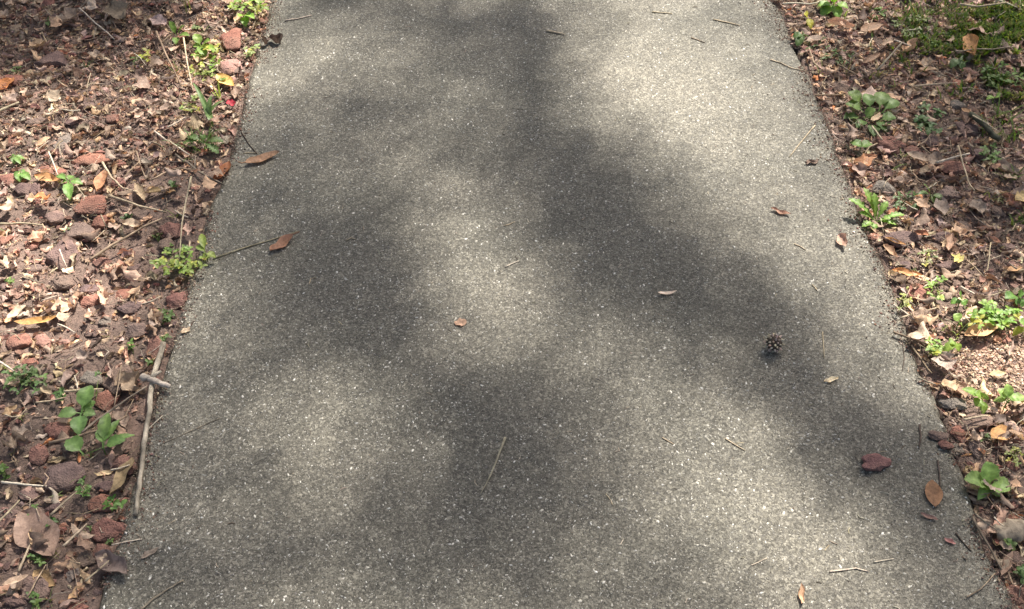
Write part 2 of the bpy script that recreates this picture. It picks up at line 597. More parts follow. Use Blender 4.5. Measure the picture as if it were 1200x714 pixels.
def tube_into(s, pts, rad, n=6, col=(0.2, 0.17, 0.14), jitter=0.0, flat=1.0, mott=0.0):
    """A tapered round-ended stick along points."""
    pts = np.asarray(pts, float)
    m = len(pts)
    rad = np.broadcast_to(np.asarray(rad, float), (m,)) if np.ndim(rad) else np.full(m, rad)
    vs = []
    for i in range(m):
        t = pts[min(i + 1, m - 1)] - pts[max(i - 1, 0)]
        t = t / (np.linalg.norm(t) + 1e-9)
        a = np.cross(t, (0, 0, 1.0)) if abs(t[2]) < 0.95 else np.cross(t, (1.0, 0, 0))
        a /= np.linalg.norm(a)
        b = np.cross(a, t)
        for k in range(n):
            an = k * 2 * math.pi / n
            r = rad[i] * (1 + rnd.uniform(-jitter, jitter))
            vs.append(pts[i] + a * math.cos(an) * r + b * math.sin(an) * r * flat)
    q = [(i * n + k, i * n + (k + 1) % n, (i + 1) * n + (k + 1) % n, (i + 1) * n + k) for i in range(m - 1) for k in range(n)]
    vs.append(pts[0])
    vs.append(pts[-1])
    t3 = [(m * n, (k + 1) % n, k) for k in range(n)] + [(m * n + 1, (m - 1) * n + k, (m - 1) * n + (k + 1) % n) for k in range(n)]
    if mott:
        col = np.asarray(col)[None] * np.repeat(np.clip(rng.normal(1, mott, (m, 1)), 0.55, 1.5), n, 0) * np.clip(rng.normal(1, mott * 0.7, (m * n, 1)), 0.6, 1.4)
        col = np.vstack([col, col[:1], col[-1:] * 1.5])
    s.add(np.array(vs), quads=q, tris=t3, col=col)


def leaf_quads(s, pos, size, normal, spread, col):
    """Many small pointed leaves (4-cornered, folded a little) facing roughly along normal."""
    n = len(pos)
    nrm = np.asarray(normal)[None] + rng.normal(0, spread, (n, 3))
    nrm /= np.linalg.norm(nrm, axis=1, keepdims=True)
    r = rng.normal(0, 1, (n, 3))
    a = np.cross(nrm, r)
    a /= np.linalg.norm(a, axis=1, keepdims=True)
    b = np.cross(nrm, a)
    L = (size * rng.uniform(0.8, 1.2, n))[:, None]
    V = np.stack([pos + a * L * 0.5, pos + b * L * 0.36 + a * L * 0.05, pos - a * L * 0.5, pos - b * L * 0.36 + a * L * 0.05], 1).reshape(-1, 3)
    Q = np.arange(n * 4).reshape(-1, 4)
    c = np.asarray(col)[None] * rng.uniform(0.7, 1.3, (n, 1))
    s.add(V, quads=Q, col=np.repeat(c, 4, 0))


def build_tree(base, top, limbs, leaf_soup, label):
    root = bpy.data.objects.new("tree", None)
    root.location = base
    COL.objects.link(root)
    tag(root, label, "tree", "trees shading the path from outside the view")
    b = np.array(base, float)
    s = Soup()
    tp = np.array(top, float)
    pts = [b + (tp - b) * t + np.array((math.sin(t * 5) * 0.12, math.cos(t * 4) * 0.1 - 0.1, 0)) for t in np.linspace(0, 1, 9)]
    tube_into(s, pts, np.interp(np.linspace(0, 1, 9), [0, 0.08, 1], [0.30, 0.21, 0.09]), 10)
    link("trunk", s.mesh("trunk", M_BARK, origin=base), root)
    for i, (f, e) in enumerate(limbs):
        st = pts[int(f * 8)]
        way = [st] + [np.array(q, float) for q in e]
        pp = []
        for u in np.linspace(0, len(way) - 1, 6 * (len(way) - 1) + 1):
            k = min(int(u), len(way) - 2)
            pp.append(way[k] * (1 - u + k) + way[k + 1] * (u - k) + np.array((0, 0, 0.03 * math.sin(u * 9))))
        s = Soup()
        tube_into(s, pp, np.linspace(0.024, 0.006, len(pp)), 6)
        link("limb", s.mesh("limb", M_BARK, origin=base), root)
    link("crown", leaf_soup.mesh("crown", M_GREEN, smooth=False, origin=base), root)
    return root


SUNV = np.array(SUN)
cell = 0.036
xs_, ys_ = np.meshgrid(np.arange(-3.6, 3.6, cell), np.arange(-1.2, 6.2, cell), indexing='ij')
xs_, ys_ = xs_.ravel(), ys_.ravel()
T_ = np.clip(sunlit(xs_, ys_), 0.003, 1)
leaf_len = 0.036
lam = -np.log(T_) * cell * cell * SUNV[2] * 0.80 / (leaf_len ** 2 * 0.36 * 0.86)
cnt = np.floor(lam + rng.random(len(lam))).astype(int)
rep = np.repeat(np.arange(len(lam)), cnt)
gxp = xs_[rep] + rng.uniform(0, cell, len(rep))
gyp = ys_[rep] + rng.uniform(0, cell, len(rep))
tt = rng.uniform(8.8, 11.0, len(rep))
lp = np.stack([gxp, gyp, np.zeros(len(rep))], 1) + SUNV[None] * tt[:, None]
cs = Soup()
leaf_quads(cs, lp, leaf_len, SUNV, 0.35, (0.06, 0.10, 0.03))  # crown leaves set along the sun's rays to cast the mapped shade
ctr = SUNV * 8.4


def over(px, py, t):
    """Point of the crown whose shadow falls on a ground point."""
    return P(px, py) + SUNV * t


TOP = over(600, -170, 10.9)
limbs = [(0.95, [over(600, 30, 10.1), over(645, 190, 9.9), over(745, 275, 9.8), over(865, 370, 9.7), over(965, 455, 9.6), over(1030, 560, 9.5)]),  # limb routed so its shadow stays in the mapped dark band
         (0.90, [over(540, -20, 10.5), over(520, 40, 10.4), over(590, 130, 10.4), over(690, 240, 10.3), over(800, 300, 10.2)]),
         (0.8, [TOP + (-1.6, 0.4, 0.2), TOP + (-2.9, 0.2, 0.9)]), (0.8, [TOP + (1.4, -0.2, 0.1), TOP + (2.8, -1.0, 0.6)]),
         (0.75, [TOP + (0.5, 1.6, 0.2), TOP + (0.8, 3.0, 0.7)]), (0.85, [TOP + (-0.8, 1.3, 0.5), TOP + (-1.7, 2.4, 1.2)])]
base_ = (TOP[0] + 0.4, TOP[1] + 0.9, -0.05)
build_tree(base_, TOP + (0, 0, 0.2), limbs, cs, "tall broadleaf tree out of view, its open crown shaped to dapple the path")


def crown_soup(c, rad, n, size):
    s = Soup()
    k = 26
    cl = rng.normal(0, 1, (k, 3))
    cl = cl / np.linalg.norm(cl, axis=1, keepdims=True) * rng.uniform(0.4, 1, (k, 1))
    p = cl[rng.integers(0, k, n)] * np.array(rad) + rng.normal(0, 1, (n, 3)) * np.array(rad) * 0.2 + np.array(c)
    leaf_quads(s, p, size, (0, 0, 1.0), 0.7, (0.06, 0.10, 0.03))
    return s


for bx_, by_, hh, lab in ((-7.5, 7.0, 8.5, "tall broadleaf tree with a rounded crown, added out of view beyond the litter bed"),
                          (-8.5, -3.0, 8.0, "broadleaf tree with a rounded crown behind the viewer, added out of view"),
                          (9.5, -1.5, 9.0, "broadleaf tree with a dense crown beside the grassy bed, added out of view"),
                          (2.0, 19.0, 9.0, "broadleaf tree at the far end of the path, added out of view")):
    c = np.array((bx_, by_, hh))
    lm = [(0.6, [c + np.array((math.cos(a), math.sin(a), 0.0)), c + np.array((math.cos(a) * 2, math.sin(a) * 2, 0.4))]) for a in np.arange(0, 6.2, 1.3)]
    build_tree((bx_, by_, -0.05), (bx_ + 0.2, by_, hh + 0.8), lm, crown_soup(c, (3.1, 3.1, 2.2), 6500, 0.17), lab)  # unseen trees added around the view to cut down the sky light

# ---------------------------------------------------------------- labels: each thing is told by its look and by the nearest landmark
LANDMARKS = [(215, 305, "yellow-green weed at the path edge"), (95, 475, "four-leaved seedling"), (28, 442, "crinkled clover tuft"),
             (168, 530, "long stick along the edge"), (183, 448, "broken branch stub"), (48, 625, "large grey leaf"),
             (127, 618, "brick-red stone overlapping the path"), (72, 552, "big dark purple stone"), (38, 380, "orange strap leaf"),
             (72, 290, "big flat brown stone"), (105, 190, "wide red stone"), (82, 216, "bright little seedling"),
             (272, 45, "sunlit red stone"), (272, 127, "crimson petal"), (112, 27, "white straw on dark litter"),
             (235, 170, "shaded grass tuft"), (243, 85, "sunlit weed clump"), (60, 78, "dark stone under litter"),
             (303, 188, "brown leaf on the path"), (8, 103, "orange leaf"), (133, 668, "grey folded leaf"), (145, 563, "torn tan leaf"),
             (140, 440, "large brown slab stone"), (150, 280, "long pale twig"), (35, 394, "pair of round red stones"), (290, 10, "bright weed at the far edge"),
             (1020, 130, "broad-leaved green plant"), (1007, 171, "two-leaf seedling"), (1025, 248, "toothed rosette weed"),
             (1115, 199, "large stone crossed by a straw"), (1153, 147, "dark mossy stick"), (1147, 392, "big orange-tan leaf"),
             (1118, 472, "grey block stone"), (1158, 563, "fresh green plant by the kerb"), (1107, 517, "stone cluster at the edge"),
             (1185, 622, "grey bark piece"), (1180, 60, "moss patch"), (975, 8, "bright far plant"), (943, 22, "yellow leaf"),
             (1165, 372, "sunlit weed patch"), (1105, 432, "white bleached leaf"), (1057, 281, "flat purple stone"),
             (1060, 325, "orange curled leaf"), (1120, 312, "yellow fallen petals"), (1141, 58, "upright orange leaf"),
             (1095, 405, "small glossy seedling"), (1170, 465, "pale green seedling pair")]
USED = set()


def where(px, py, k):
    d = sorted(LANDMARKS, key=lambda l: (l[0] - px) ** 2 + ((l[1] - py) * 1.3) ** 2)
    a, b = d[k], d[k + 1]
    dx, dy = px - a[0], (py - a[1]) * 1.3
    path_dir = 1 if px < 600 else -1
    if math.hypot(dx, dy) < 9:
        w = "touching the"
    elif abs(dy) > abs(dx):
        w = "just beyond the" if dy < 0 else "in front of the"
    else:
        w = "on the path side of the" if dx * path_dir > 0 else "on the outer side of the"
    return w + " " + a[2], "between the %s and the %s" % (a[2], b[2])


def unique(desc, px, py):
    """Label made of the look and the nearest landmark; None when nothing sets the thing apart."""
    for k in (0, 1, 2):
        for w in where(px, py, k):
            lab = "%s %s" % (desc, w)
            if len(lab.split()) <= 16 and lab not in USED:
                USED.add(lab)
                return lab
    return None


def claim(lab):
    USED.add(lab)
    return lab


# ---------------------------------------------------------------- stones
def stone_mesh(rx, ry, rz, col, lvl, seed, facets=11, lump=0.10):
    import bmesh
    bm = bmesh.new()
    bmesh.ops.create_icosphere(bm, subdivisions=lvl, radius=1.0)
    v = np.array([x.co[:] for x in bm.verts])
    f = np.array([[w.index for w in x.verts] for x in bm.faces])
    bm.free()
    r = np.random.default_rng(seed)
    for _ in range(facets):                                   # knock flat facets off the ball
        d = r.normal(0, 1, 3)
        d /= np.linalg.norm(d)
        lim = r.uniform(0.55, 0.9)
        k = v @ d
        v = v - np.clip(k - lim, 0, None)[:, None] * d[None] * 0.92
    for sc, am in ((2.3, lump), (5.0, lump * 0.55), (11.0, 0.035)):
        ph = r.uniform(0, 9, 6)
        nse = np.sin(v[:, 0] * sc + ph[0]) * np.sin(v[:, 1] * sc * 1.1 + ph[1]) + np.sin(v[:, 2] * sc * 0.9 + ph[2]) * np.sin(v[:, 0] * sc * 1.3 + v[:, 1] * sc + ph[3])
        v = v * (1 + am * nse)[:, None]
    v = v + r.normal(0, 0.012, v.shape)
    s = Soup()
    s.add(v * np.array((rx, ry, rz)), tris=f, col=col)
    return s.mesh("stone", M_STONE, smooth=lvl > 3)


RED, BRICK, PURP, BROWN, GREY, PINK = (0.30, 0.145, 0.108), (0.245, 0.13, 0.105), (0.175, 0.118, 0.108), (0.215, 0.152, 0.128), (0.25, 0.215, 0.18), (0.36, 0.215, 0.17)
SNAME = {RED: "red", BRICK: "brick-red", PURP: "dark purple", BROWN: "brown", GREY: "grey", PINK: "pinkish"}

stones_done = []


def stone(px, py, w, h, col, label=None, proud=0.5, yaw=None, facets=11, lump=0.10):
    sc = mpp(px, py)
    e = elev(px, py)
    rx = w * 0.5 * sc * 1.08
    ry = max(h * 0.5 * sc / math.sin(e) * 0.88, rx * 0.45)
    rz = min(rx, ry) * rnd.uniform(0.38, 0.52)
    p = P(px, py)
    g = surf(p[0], p[1])
    me = stone_mesh(rx, ry, rz, vary(col, 0.1), 4 if w > 24 else 3, rnd.randrange(1 << 30), facets, lump)
    onpath = side_dist(p[0], p[1]) < -0.01
    o = link("stone", me, loc=(p[0], p[1], g + (rz * 0.78 if onpath else rz * (proud - 0.15))))
    o.rotation_euler = (rnd.uniform(-0.15, 0.15), rnd.uniform(-0.15, 0.15), rnd.uniform(-0.35, 0.35) if yaw is None else yaw)
    size = "tiny" if w < 13 else "small" if w < 20 else "medium" if w < 30 else "large"
    shape = "flat" if h < w * 0.55 else "rounded" if h < w * 0.9 else "blocky"
    lab = label or unique("%s %s %s stone" % (size, shape, SNAME.get(col, "dark red")), px, py)
    tag(o, lab or "small reddish-brown stone half sunk in leaf litter", "stone", "scoria stones in the beds")
    if label:
        claim(label)
    stones_done.append((px, py, max(w, h) * 0.5))
    return o


stone(1023, 546, 36, 23, (0.29, 0.155, 0.14), "dark red pitted stone lying alone on the concrete path", facets=7, yaw=0.3, lump=0.2)
for a in [(20, 394, 27, 21, RED, "rounded red stone, outer one of the pair below the orange strap leaf"), (48, 394, 25, 19, PINK, "rounded pinkish-red stone, inner one of the pair below the orange strap leaf"),
          (105, 348, 30, 18, RED), (33, 420, 22, 12, RED),
          (150, 355, 26, 16, PURP), (156, 382, 26, 20, BROWN, "oval ringed brown stone near the path edge"), (182, 405, 26, 28, BRICK), (206, 347, 28, 24, BRICK, "flat red stone touching the path edge below the yellow-green weed"),
          (140, 442, 48, 44, BROWN, "large brown slab stone beside the broken branch stub"), (122, 462, 28, 28, RED), (104, 440, 26, 22, GREY), (70, 500, 38, 32, BRICK),
          (72, 552, 56, 42, PURP, "big dark purple stone below the four-leaved seedling"), (43, 530, 24, 30, BRICK), (146, 540, 28, 28, BRICK), (120, 585, 34, 26, RED),
          (127, 618, 44, 34, BRICK, "big brick-red stone overlapping the path edge"), (119, 646, 26, 26, BRICK), (124, 566, 28, 15, PURP), (30, 572, 24, 18, BROWN), (42, 692, 30, 40, BROWN),
          (90, 712, 24, 12, RED), (16, 702, 34, 18, PURP), (100, 655, 26, 24, BROWN), (85, 672, 18, 20, GREY),
          (105, 190, 44, 20, RED, "wide red stone among leaf litter beyond the bright seedling"), (62, 204, 34, 14, RED), (14, 214, 34, 18, RED), (30, 226, 24, 20, PURP), (46, 228, 20, 20, PURP),
          (105, 240, 40, 26, RED), (117, 256, 24, 20, RED), (72, 292, 42, 38, BROWN, "big flat-topped brown stone at the end of the long pale twig"),
          (92, 268, 40, 26, BROWN), (68, 325, 26, 20, BROWN), (100, 330, 28, 20, PURP), (142, 335, 24, 22, RED), (62, 254, 26, 18, BROWN), (6, 284, 20, 14, RED),
          (20, 97, 40, 16, RED), (60, 78, 38, 22, PURP, "dark stone mostly buried in the shaded litter"), (45, 146, 22, 13, BROWN), (72, 170, 26, 22, GREY), (106, 131, 19, 14, BROWN), (133, 142, 20, 15, BRICK),
          (18, 169, 32, 14, RED), (272, 45, 30, 28, RED, "sunlit red stone beside the weeds near the far path edge"), (250, 38, 18, 15, BROWN), (268, 76, 30, 18, PINK), (308, 22, 12, 14, RED), (275, 92, 20, 10, PINK),
          (226, 245, 24, 18, BROWN), (203, 264, 34, 20, BRICK), (192, 280, 22, 15, BROWN), (155, 305, 14, 10, BROWN), (35, 455, 16, 10, GREY), (20, 340, 20, 12, PINK),
          (120, 372, 16, 12, GREY), (90, 520, 20, 12, BROWN), (12, 600, 22, 16, BROWN), (60, 590, 22, 16, PURP), (25, 640, 18, 12, BROWN), (140, 215, 18, 12, BRICK), (118, 300, 22, 14, BRICK), (38, 310, 20, 12, BROWN),
          (1056, 281, 40, 22, PURP, "flat purple stone next to the path beyond the orange curled leaf"), (1057, 313, 20, 14, PURP), (1077, 345, 26, 24, RED), (1101, 281, 26, 18, PURP), (1110, 314, 26, 17, PURP), (1103, 331, 18, 10, BROWN),
          (1034, 220, 26, 20, GREY), (1040, 172, 38, 22, BRICK), (1115, 199, 38, 28, BRICK, "large red-brown stone crossed by a pale straw"), (1150, 181, 28, 20, BROWN), (1111, 231, 26, 18, BROWN),
          (1136, 152, 30, 24, PURP), (1088, 164, 26, 22, PURP), (1122, 123, 20, 14, GREY), (986, 103, 20, 18, BROWN), (946, 61, 14, 10, BRICK), (1070, 176, 16, 14, BRICK), (1140, 131, 14, 10, BROWN),
          (1174, 396, 20, 15, RED), (1118, 472, 30, 24, GREY, "grey block stone casting a shadow beside the path edge"), (1142, 496, 44, 24, BROWN, "broad brown stone beyond the fresh green plant"), (1099, 512, 26, 13, BROWN), (1127, 507, 20, 22, RED), (1107, 524, 16, 15, BRICK),
          (1122, 524, 18, 15, GREY), (1146, 526, 18, 24, BROWN), (1194, 690, 28, 30, BRICK), (1192, 652, 26, 24, BROWN), (1150, 408, 14, 8, PINK), (1196, 330, 16, 18, PINK),
          (1020, 40, 14, 10, BROWN), (1085, 20, 20, 12, BROWN), (1180, 290, 20, 12, BROWN), (1130, 262, 20, 12, BROWN), (1165, 345, 18, 11, BROWN), (1185, 500, 22, 14, BROWN),
          (970, 118, 14, 10, BROWN), (1052, 262, 16, 10, GREY), (1095, 300, 14, 10, BROWN), (1170, 250, 20, 12, BROWN), (1185, 545, 20, 16, BRICK), (1172, 600, 18, 12, BROWN)]:
    stone(*a)


def in_bed(px, py, margin=4):
    lx = np.interp(py, [b for a, b in LEFT_PX], [a for a, b in LEFT_PX])
    rx_ = np.interp(py, [b for a, b in RIGHT_PX], [a for a, b in RIGHT_PX])
    return px < lx - margin or px > rx_ + margin


def bed_point():
    while True:
        py = rnd.uniform(-4, 716)
        px = rnd.uniform(0, 316) if rnd.random() < 0.5 else rnd.uniform(902, 1200)
        if in_bed(px, py):
            return px, py


k = 0
while k < 70:
    px, py = bed_point()
    w = rnd.uniform(8, 19)
    if px > 600 and 395 < py < 450 and rnd.random() < 0.7:
        continue
    if all(math.hypot(px - a, py - b) > c + w * 0.5 for a, b, c in stones_done):
        stone(px, py, w, w * rnd.uniform(0.55, 0.8), rnd.choice([RED, BRICK, BRICK, BROWN, BROWN, PURP, PINK]), proud=0.6)
        k += 1


# ---------------------------------------------------------------- loose litter too plentiful to count
def world_scatter(n, fine):
    """Points in the beds; fine = within the view, else around it."""
    out = []
    while len(out) < n:
        y = rng.uniform(0.6, 3.3) if fine else rng.uniform(-0.6, 4.6)
        x = rng.uniform(-1.7, 1.7) if fine else rng.uniform(-2.6, 2.6)
        if side_dist(x, y) < 0.004:
            continue
        px, py = pix(x, y)
        inside = -90 < px < 1290 and -70 < py < 790
        if inside != fine:
            continue
        if fine:
            if px < 600:
                d = np.interp(py, [0, 150, 230, 300, 430, 520, 714], [1.0, 0.85, 0.6, 0.55, 0.38, 0.3, 0.36])
                if 150 < px < 290 and 200 < py < 330:
                    d *= 0.35
            else:
                d = 0.85
                if px > 1120 and 398 < py < 450:
                    d = 0.22
            if rng.random() > d:
                continue
        out.append((x, y))
    return out


FINE = False


def litter(name, pts, small, label):
    s = Soup()
    for x, y in pts:
        L = rnd.uniform(0.014, 0.040) * (0.9 if small else 1.25)
        if rnd.random() < 0.12:
            L *= 1.4
        if FINE:
            L = rnd.uniform(0.005, 0.014)
        W = L * rnd.uniform(0.22, 0.62)
        frag = rnd.random() < 0.5
        u0 = rnd.uniform(0, 0.35) if frag else 0
        u1 = rnd.uniform(0.65, 1) if frag else 1
        v, q = dead_leaf(L, W, rnd.uniform(-2.2, 2.2), rnd.choice((-1, 1, 1)) * rnd.uniform(0.5, 2.7), rnd.uniform(0.12, 0.4), 0, u0, u1,
                         7 if small else 5, 4, rnd.uniform(0.7, 1.2), rnd.uniform(-1.2, 1.2))
        v = v @ rot_xyz(rnd.gauss(0, 0.24), rnd.gauss(0, 0.24), rnd.uniform(0, 6.3)).T
        z = gz(x, y) - v[:, 2].min() * 0.6 + abs(rnd.gauss(0, 0.004)) - 0.002
        k = rnd.random()
        pal = TAN if k < 0.48 else GREYB if k < 0.80 else RUST if k < 0.808 else PALE if k < 0.94 else DARK
        s.add(v + np.array((x, y, z)), quads=q, col=vary(rnd.choice(pal), 0.25))
    o = link(name, s.mesh(name, M_DRY))
    tag(o, label, "leaf litter", kind="stuff")


litter("leaf_litter", world_scatter(11500, True), True, "crumbled brown leaf fragments covering the soil beside the path")
FINE = True
litter("leaf_crumbs", world_scatter(7000, True), True, "fine matted crumbs of broken leaves between the larger litter")
FINE = False
litter("outer_leaf_litter", world_scatter(6500, False), False, "brown leaf litter spreading beyond the beds in view")


def crumbs():
    s = Soup()
    pts = world_scatter(15000, True)
    T = np.array([(0, 1, 4), (1, 2, 4), (2, 3, 4), (3, 0, 4), (1, 0, 5), (2, 1, 5), (3, 2, 5), (0, 3, 5)])
    b = np.array([(1, 0, 0), (0, 0.6, 0), (-1, 0, 0), (0, -0.6, 0), (0.1, 0, 0.5), (0, 0, -0.5)])
    for x, y in pts:
        r = rnd.uniform(0.0012, 0.0048)
        v = b * r * np.array([[rnd.uniform(0.6, 1.5) for _ in range(3)] for _ in range(6)])
        v = v @ rot_xyz(rnd.gauss(0, 0.4), rnd.gauss(0, 0.4), rnd.uniform(0, 6.3)).T
        c = rnd.choice([(0.14, 0.1, 0.08), (0.2, 0.12, 0.09), (0.24, 0.17, 0.13), (0.10, 0.075, 0.06), (0.34, 0.28, 0.22), (0.2, 0.09, 0.065)])
        s.add(v + np.array((x, y, gz(x, y) + r * 0.3)), tris=T, col=vary(c, 0.25))
    n = 0
    while n < 2600:  # paler crumbs: extra brightness of the sunlit soil patch put into their colour
        px, py = rnd.gauss(1170, 40), rnd.gauss(428, 24)
        if px < 1105 or px > 1290:
            continue
        p = P(px, py)
        r = rnd.uniform(0.0012, 0.0045)
        v = b * r * np.array([[rnd.uniform(0.6, 1.5) for _ in range(3)] for _ in range(6)])
        v = v @ rot_xyz(rnd.gauss(0, 0.4), rnd.gauss(0, 0.4), rnd.uniform(0, 6.3)).T
        s.add(v + np.array((p[0], p[1], gz(p[0], p[1]) + r * 0.3)), tris=T, col=vary(rnd.choice([(0.54, 0.38, 0.28), (0.42, 0.29, 0.21), (0.62, 0.48, 0.36), (0.32, 0.22, 0.16), (0.26, 0.18, 0.13)]), 0.2))
        n += 1
    tag(link("soil_crumbs", s.mesh("soil_crumbs", M_WOOD, smooth=False)), "small crumbs of soil, bark and stone strewn over the beds", "debris", kind="stuff")
    s = Soup()
    for x, y in world_scatter(5000, True):
        L = rnd.uniform(0.012, 0.06)
        a = rnd.uniform(0, 6.3)
        d = np.array((math.cos(a), math.sin(a), 0))
        n_ = np.array((-d[1], d[0], 0))
        cv = rnd.gauss(0, 0.16) * L
        tl = rnd.gauss(0, 0.12) * L
        z = gz(x, y) + 0.004 + abs(rnd.gauss(0, 0.005))
        o = np.array((x, y, z))
        tube_into(s, [o - d * L / 2 - np.array((0, 0, tl)), o + n_ * cv, o + d * L / 2 + np.array((0, 0, tl))], rnd.uniform(0.0003, 0.0009), 3,
                  vary(rnd.choice([(0.36, 0.28, 0.2), (0.24, 0.17, 0.13), (0.46, 0.39, 0.3), (0.15, 0.11, 0.09)]), 0.2))
    tag(link("plant_fibres", s.mesh("plant_fibres", M_WOOD)), "fine broken stems and fibres mixed into the leaf litter", "debris", kind="stuff")


crumbs()


def edge_spill():
    """Soil, bark crumbs and leaf bits washed over the path margins."""
    s = Soup()
    T = np.array([(0, 1, 4), (1, 2, 4), (2, 3, 4), (3, 0, 4), (1, 0, 5), (2, 1, 5), (3, 2, 5), (0, 3, 5)])
    b = np.array([(1, 0, 0), (0, 0.6, 0), (-1, 0, 0), (0, -0.6, 0), (0.1, 0, 0.5), (0, 0, -0.5)])
    n = 0
    while n < 10000:
        y = rng.uniform(0.6, 3.3)
        lft = rnd.random() < 0.5
        e = float(xl(y) if lft else xr(y))
        k = vnoise(e * 3, y, 11)
        if k < 0.32:
            continue
        d = abs(rnd.gauss(0, 0.006 + 0.045 * max(0.0, k - 0.32)))
        x = e + d if lft else e - d
        r_ = rnd.uniform(0.0006, 0.0017) if rnd.random() < 0.8 else rnd.uniform(0.0017, 0.0034)
        v = b * r_ * np.array([[rnd.uniform(0.6, 1.5) for _ in range(3)] for _ in range(6)])
        v = v @ rot_xyz(rnd.gauss(0, 0.4), rnd.gauss(0, 0.4), rnd.uniform(0, 6.3)).T
        c = rnd.choice([(0.14, 0.1, 0.08), (0.2, 0.13, 0.1), (0.26, 0.19, 0.145), (0.10, 0.075, 0.06), (0.36, 0.3, 0.23), (0.2, 0.1, 0.075)])
        s.add(v + np.array((x, y, r_ * 0.3 + rnd.random() * 0.003 * (d < 0.012))), tris=T, col=vary(c, 0.25))
        n += 1
    tag(link("edge_debris", s.mesh("edge_debris", M_WOOD, smooth=False)), "soil and bark crumbs washed over the margins of the path", "debris", kind="stuff")


edge_spill()


def path_grit():
    """Needle bits, grit and leaf crumbs lying over the concrete."""
    s = Soup()
    for i in range(420):
        y = rng.uniform(0.6, 3.2)
        e0, e1 = float(xl(y)), float(xr(y))
        x = e0 + (e1 - e0) * (rnd.random() if rnd.random() < 0.6 else rnd.choice((abs(rnd.gauss(0, 0.09)), 1 - abs(rnd.gauss(0, 0.09)))))
        L, a = rnd.uniform(0.004, 0.014), rnd.uniform(0, 6.3)
        d = np.array((math.cos(a), math.sin(a), 0.0))
        o = np.array((x, y, 0.0009))
        nn = np.array((-d[1], d[0], 0)) * rnd.gauss(0, 0.15) * L
        tube_into(s, [o - d * L / 2, o + nn, o + d * L / 2], rnd.uniform(0.0003, 0.0007), 3, vary(rnd.choice([(0.6, 0.54, 0.43), (0.46, 0.38, 0.28), (0.5, 0.46, 0.38), (0.14, 0.11, 0.085)]), 0.2))
    b = np.array([(1, 0, 0), (0, 0.6, 0), (-1, 0, 0), (0, -0.6, 0), (0.1, 0, 0.5), (0, 0, -0.5)])
    T = np.array([(0, 1, 4), (1, 2, 4), (2, 3, 4), (3, 0, 4), (1, 0, 5), (2, 1, 5), (3, 2, 5), (0, 3, 5)])
    for i in range(1500):
        y = rng.uniform(0.6, 3.2)
        x = float(xl(y)) + rnd.random() * float(xr(y) - xl(y))
        r_ = rnd.uniform(0.0006, 0.0018)
        v = b * r_ * np.array([[rnd.uniform(0.6, 1.5) for _ in range(3)] for _ in range(6)])
        v = v @ rot_xyz(0, 0, rnd.uniform(0, 6.3)).T
        s.add(v + np.array((x, y, r_ * 0.35)), tris=T, col=vary(rnd.choice([(0.12, 0.1, 0.085), (0.2, 0.15, 0.115), (0.3, 0.24, 0.18), (0.08, 0.07, 0.06)]), 0.2))
    tag(link("path_grit", s.mesh("path_grit", M_WOOD, smooth=False)), "needle bits and grit lying over the concrete", "debris", kind="stuff")


path_grit()


def gravel():
    """Broken bits of the red stone mulch, too many to count."""
    s = Soup()
    b = np.array([(1, 0.1, 0), (0.3, 0.8, 0.1), (-0.7, 0.6, 0), (-1, -0.2, 0.1), (-0.2, -0.75, 0), (0.7, -0.6, 0), (0.3, 0.1, 0.55), (-0.4, -0.05, 0.5), (0, 0, -0.5)])
    T = np.array([(0, 1, 6), (1, 2, 6), (2, 7, 6), (2, 3, 7), (3, 4, 7), (4, 6, 7), (4, 5, 6), (5, 0, 6), (1, 0, 8), (2, 1, 8), (3, 2, 8), (4, 3, 8), (5, 4, 8), (0, 5, 8)])
    for x, y in world_scatter(4600, True):
        px, py = pix(x, y)
        if px > 600 and rnd.random() < 0.6:
            continue
        r_ = 0.0020 + abs(rnd.gauss(0, 0.0036))
        v = b * r_ * np.array([[rnd.uniform(0.65, 1.35) for _ in range(3)] for _ in range(9)]) * np.array((1, rnd.uniform(0.6, 1), rnd.uniform(0.7, 1.2)))
        v = v @ rot_xyz(rnd.gauss(0, 0.3), rnd.gauss(0, 0.3), rnd.uniform(0, 6.3)).T
        c = rnd.choice([RED, RED, BRICK, BRICK, PINK, BROWN])
        s.add(v + np.array((x, y, gz(x, y) + r_ * 0.35 + 0.002)), tris=T, col=vary(c, 0.2))
    tag(link("stone_fragments", s.mesh("stone_fragments", M_STONE, smooth=False)), "small broken bits of reddish stone mixed into the beds", "gravel", kind="stuff")


RED, BRICK, PINK, BROWN = (0.30, 0.145, 0.108), (0.245, 0.13, 0.105), (0.36, 0.215, 0.17), (0.215, 0.152, 0.128)
gravel()


# ---------------------------------------------------------------- single dead leaves
def lift(px, py):
    p = P(px, py)
    on = side_dist(p[0], p[1]) <= 0
    return 0.0012 if on else surf(p[0], p[1]) + 0.006


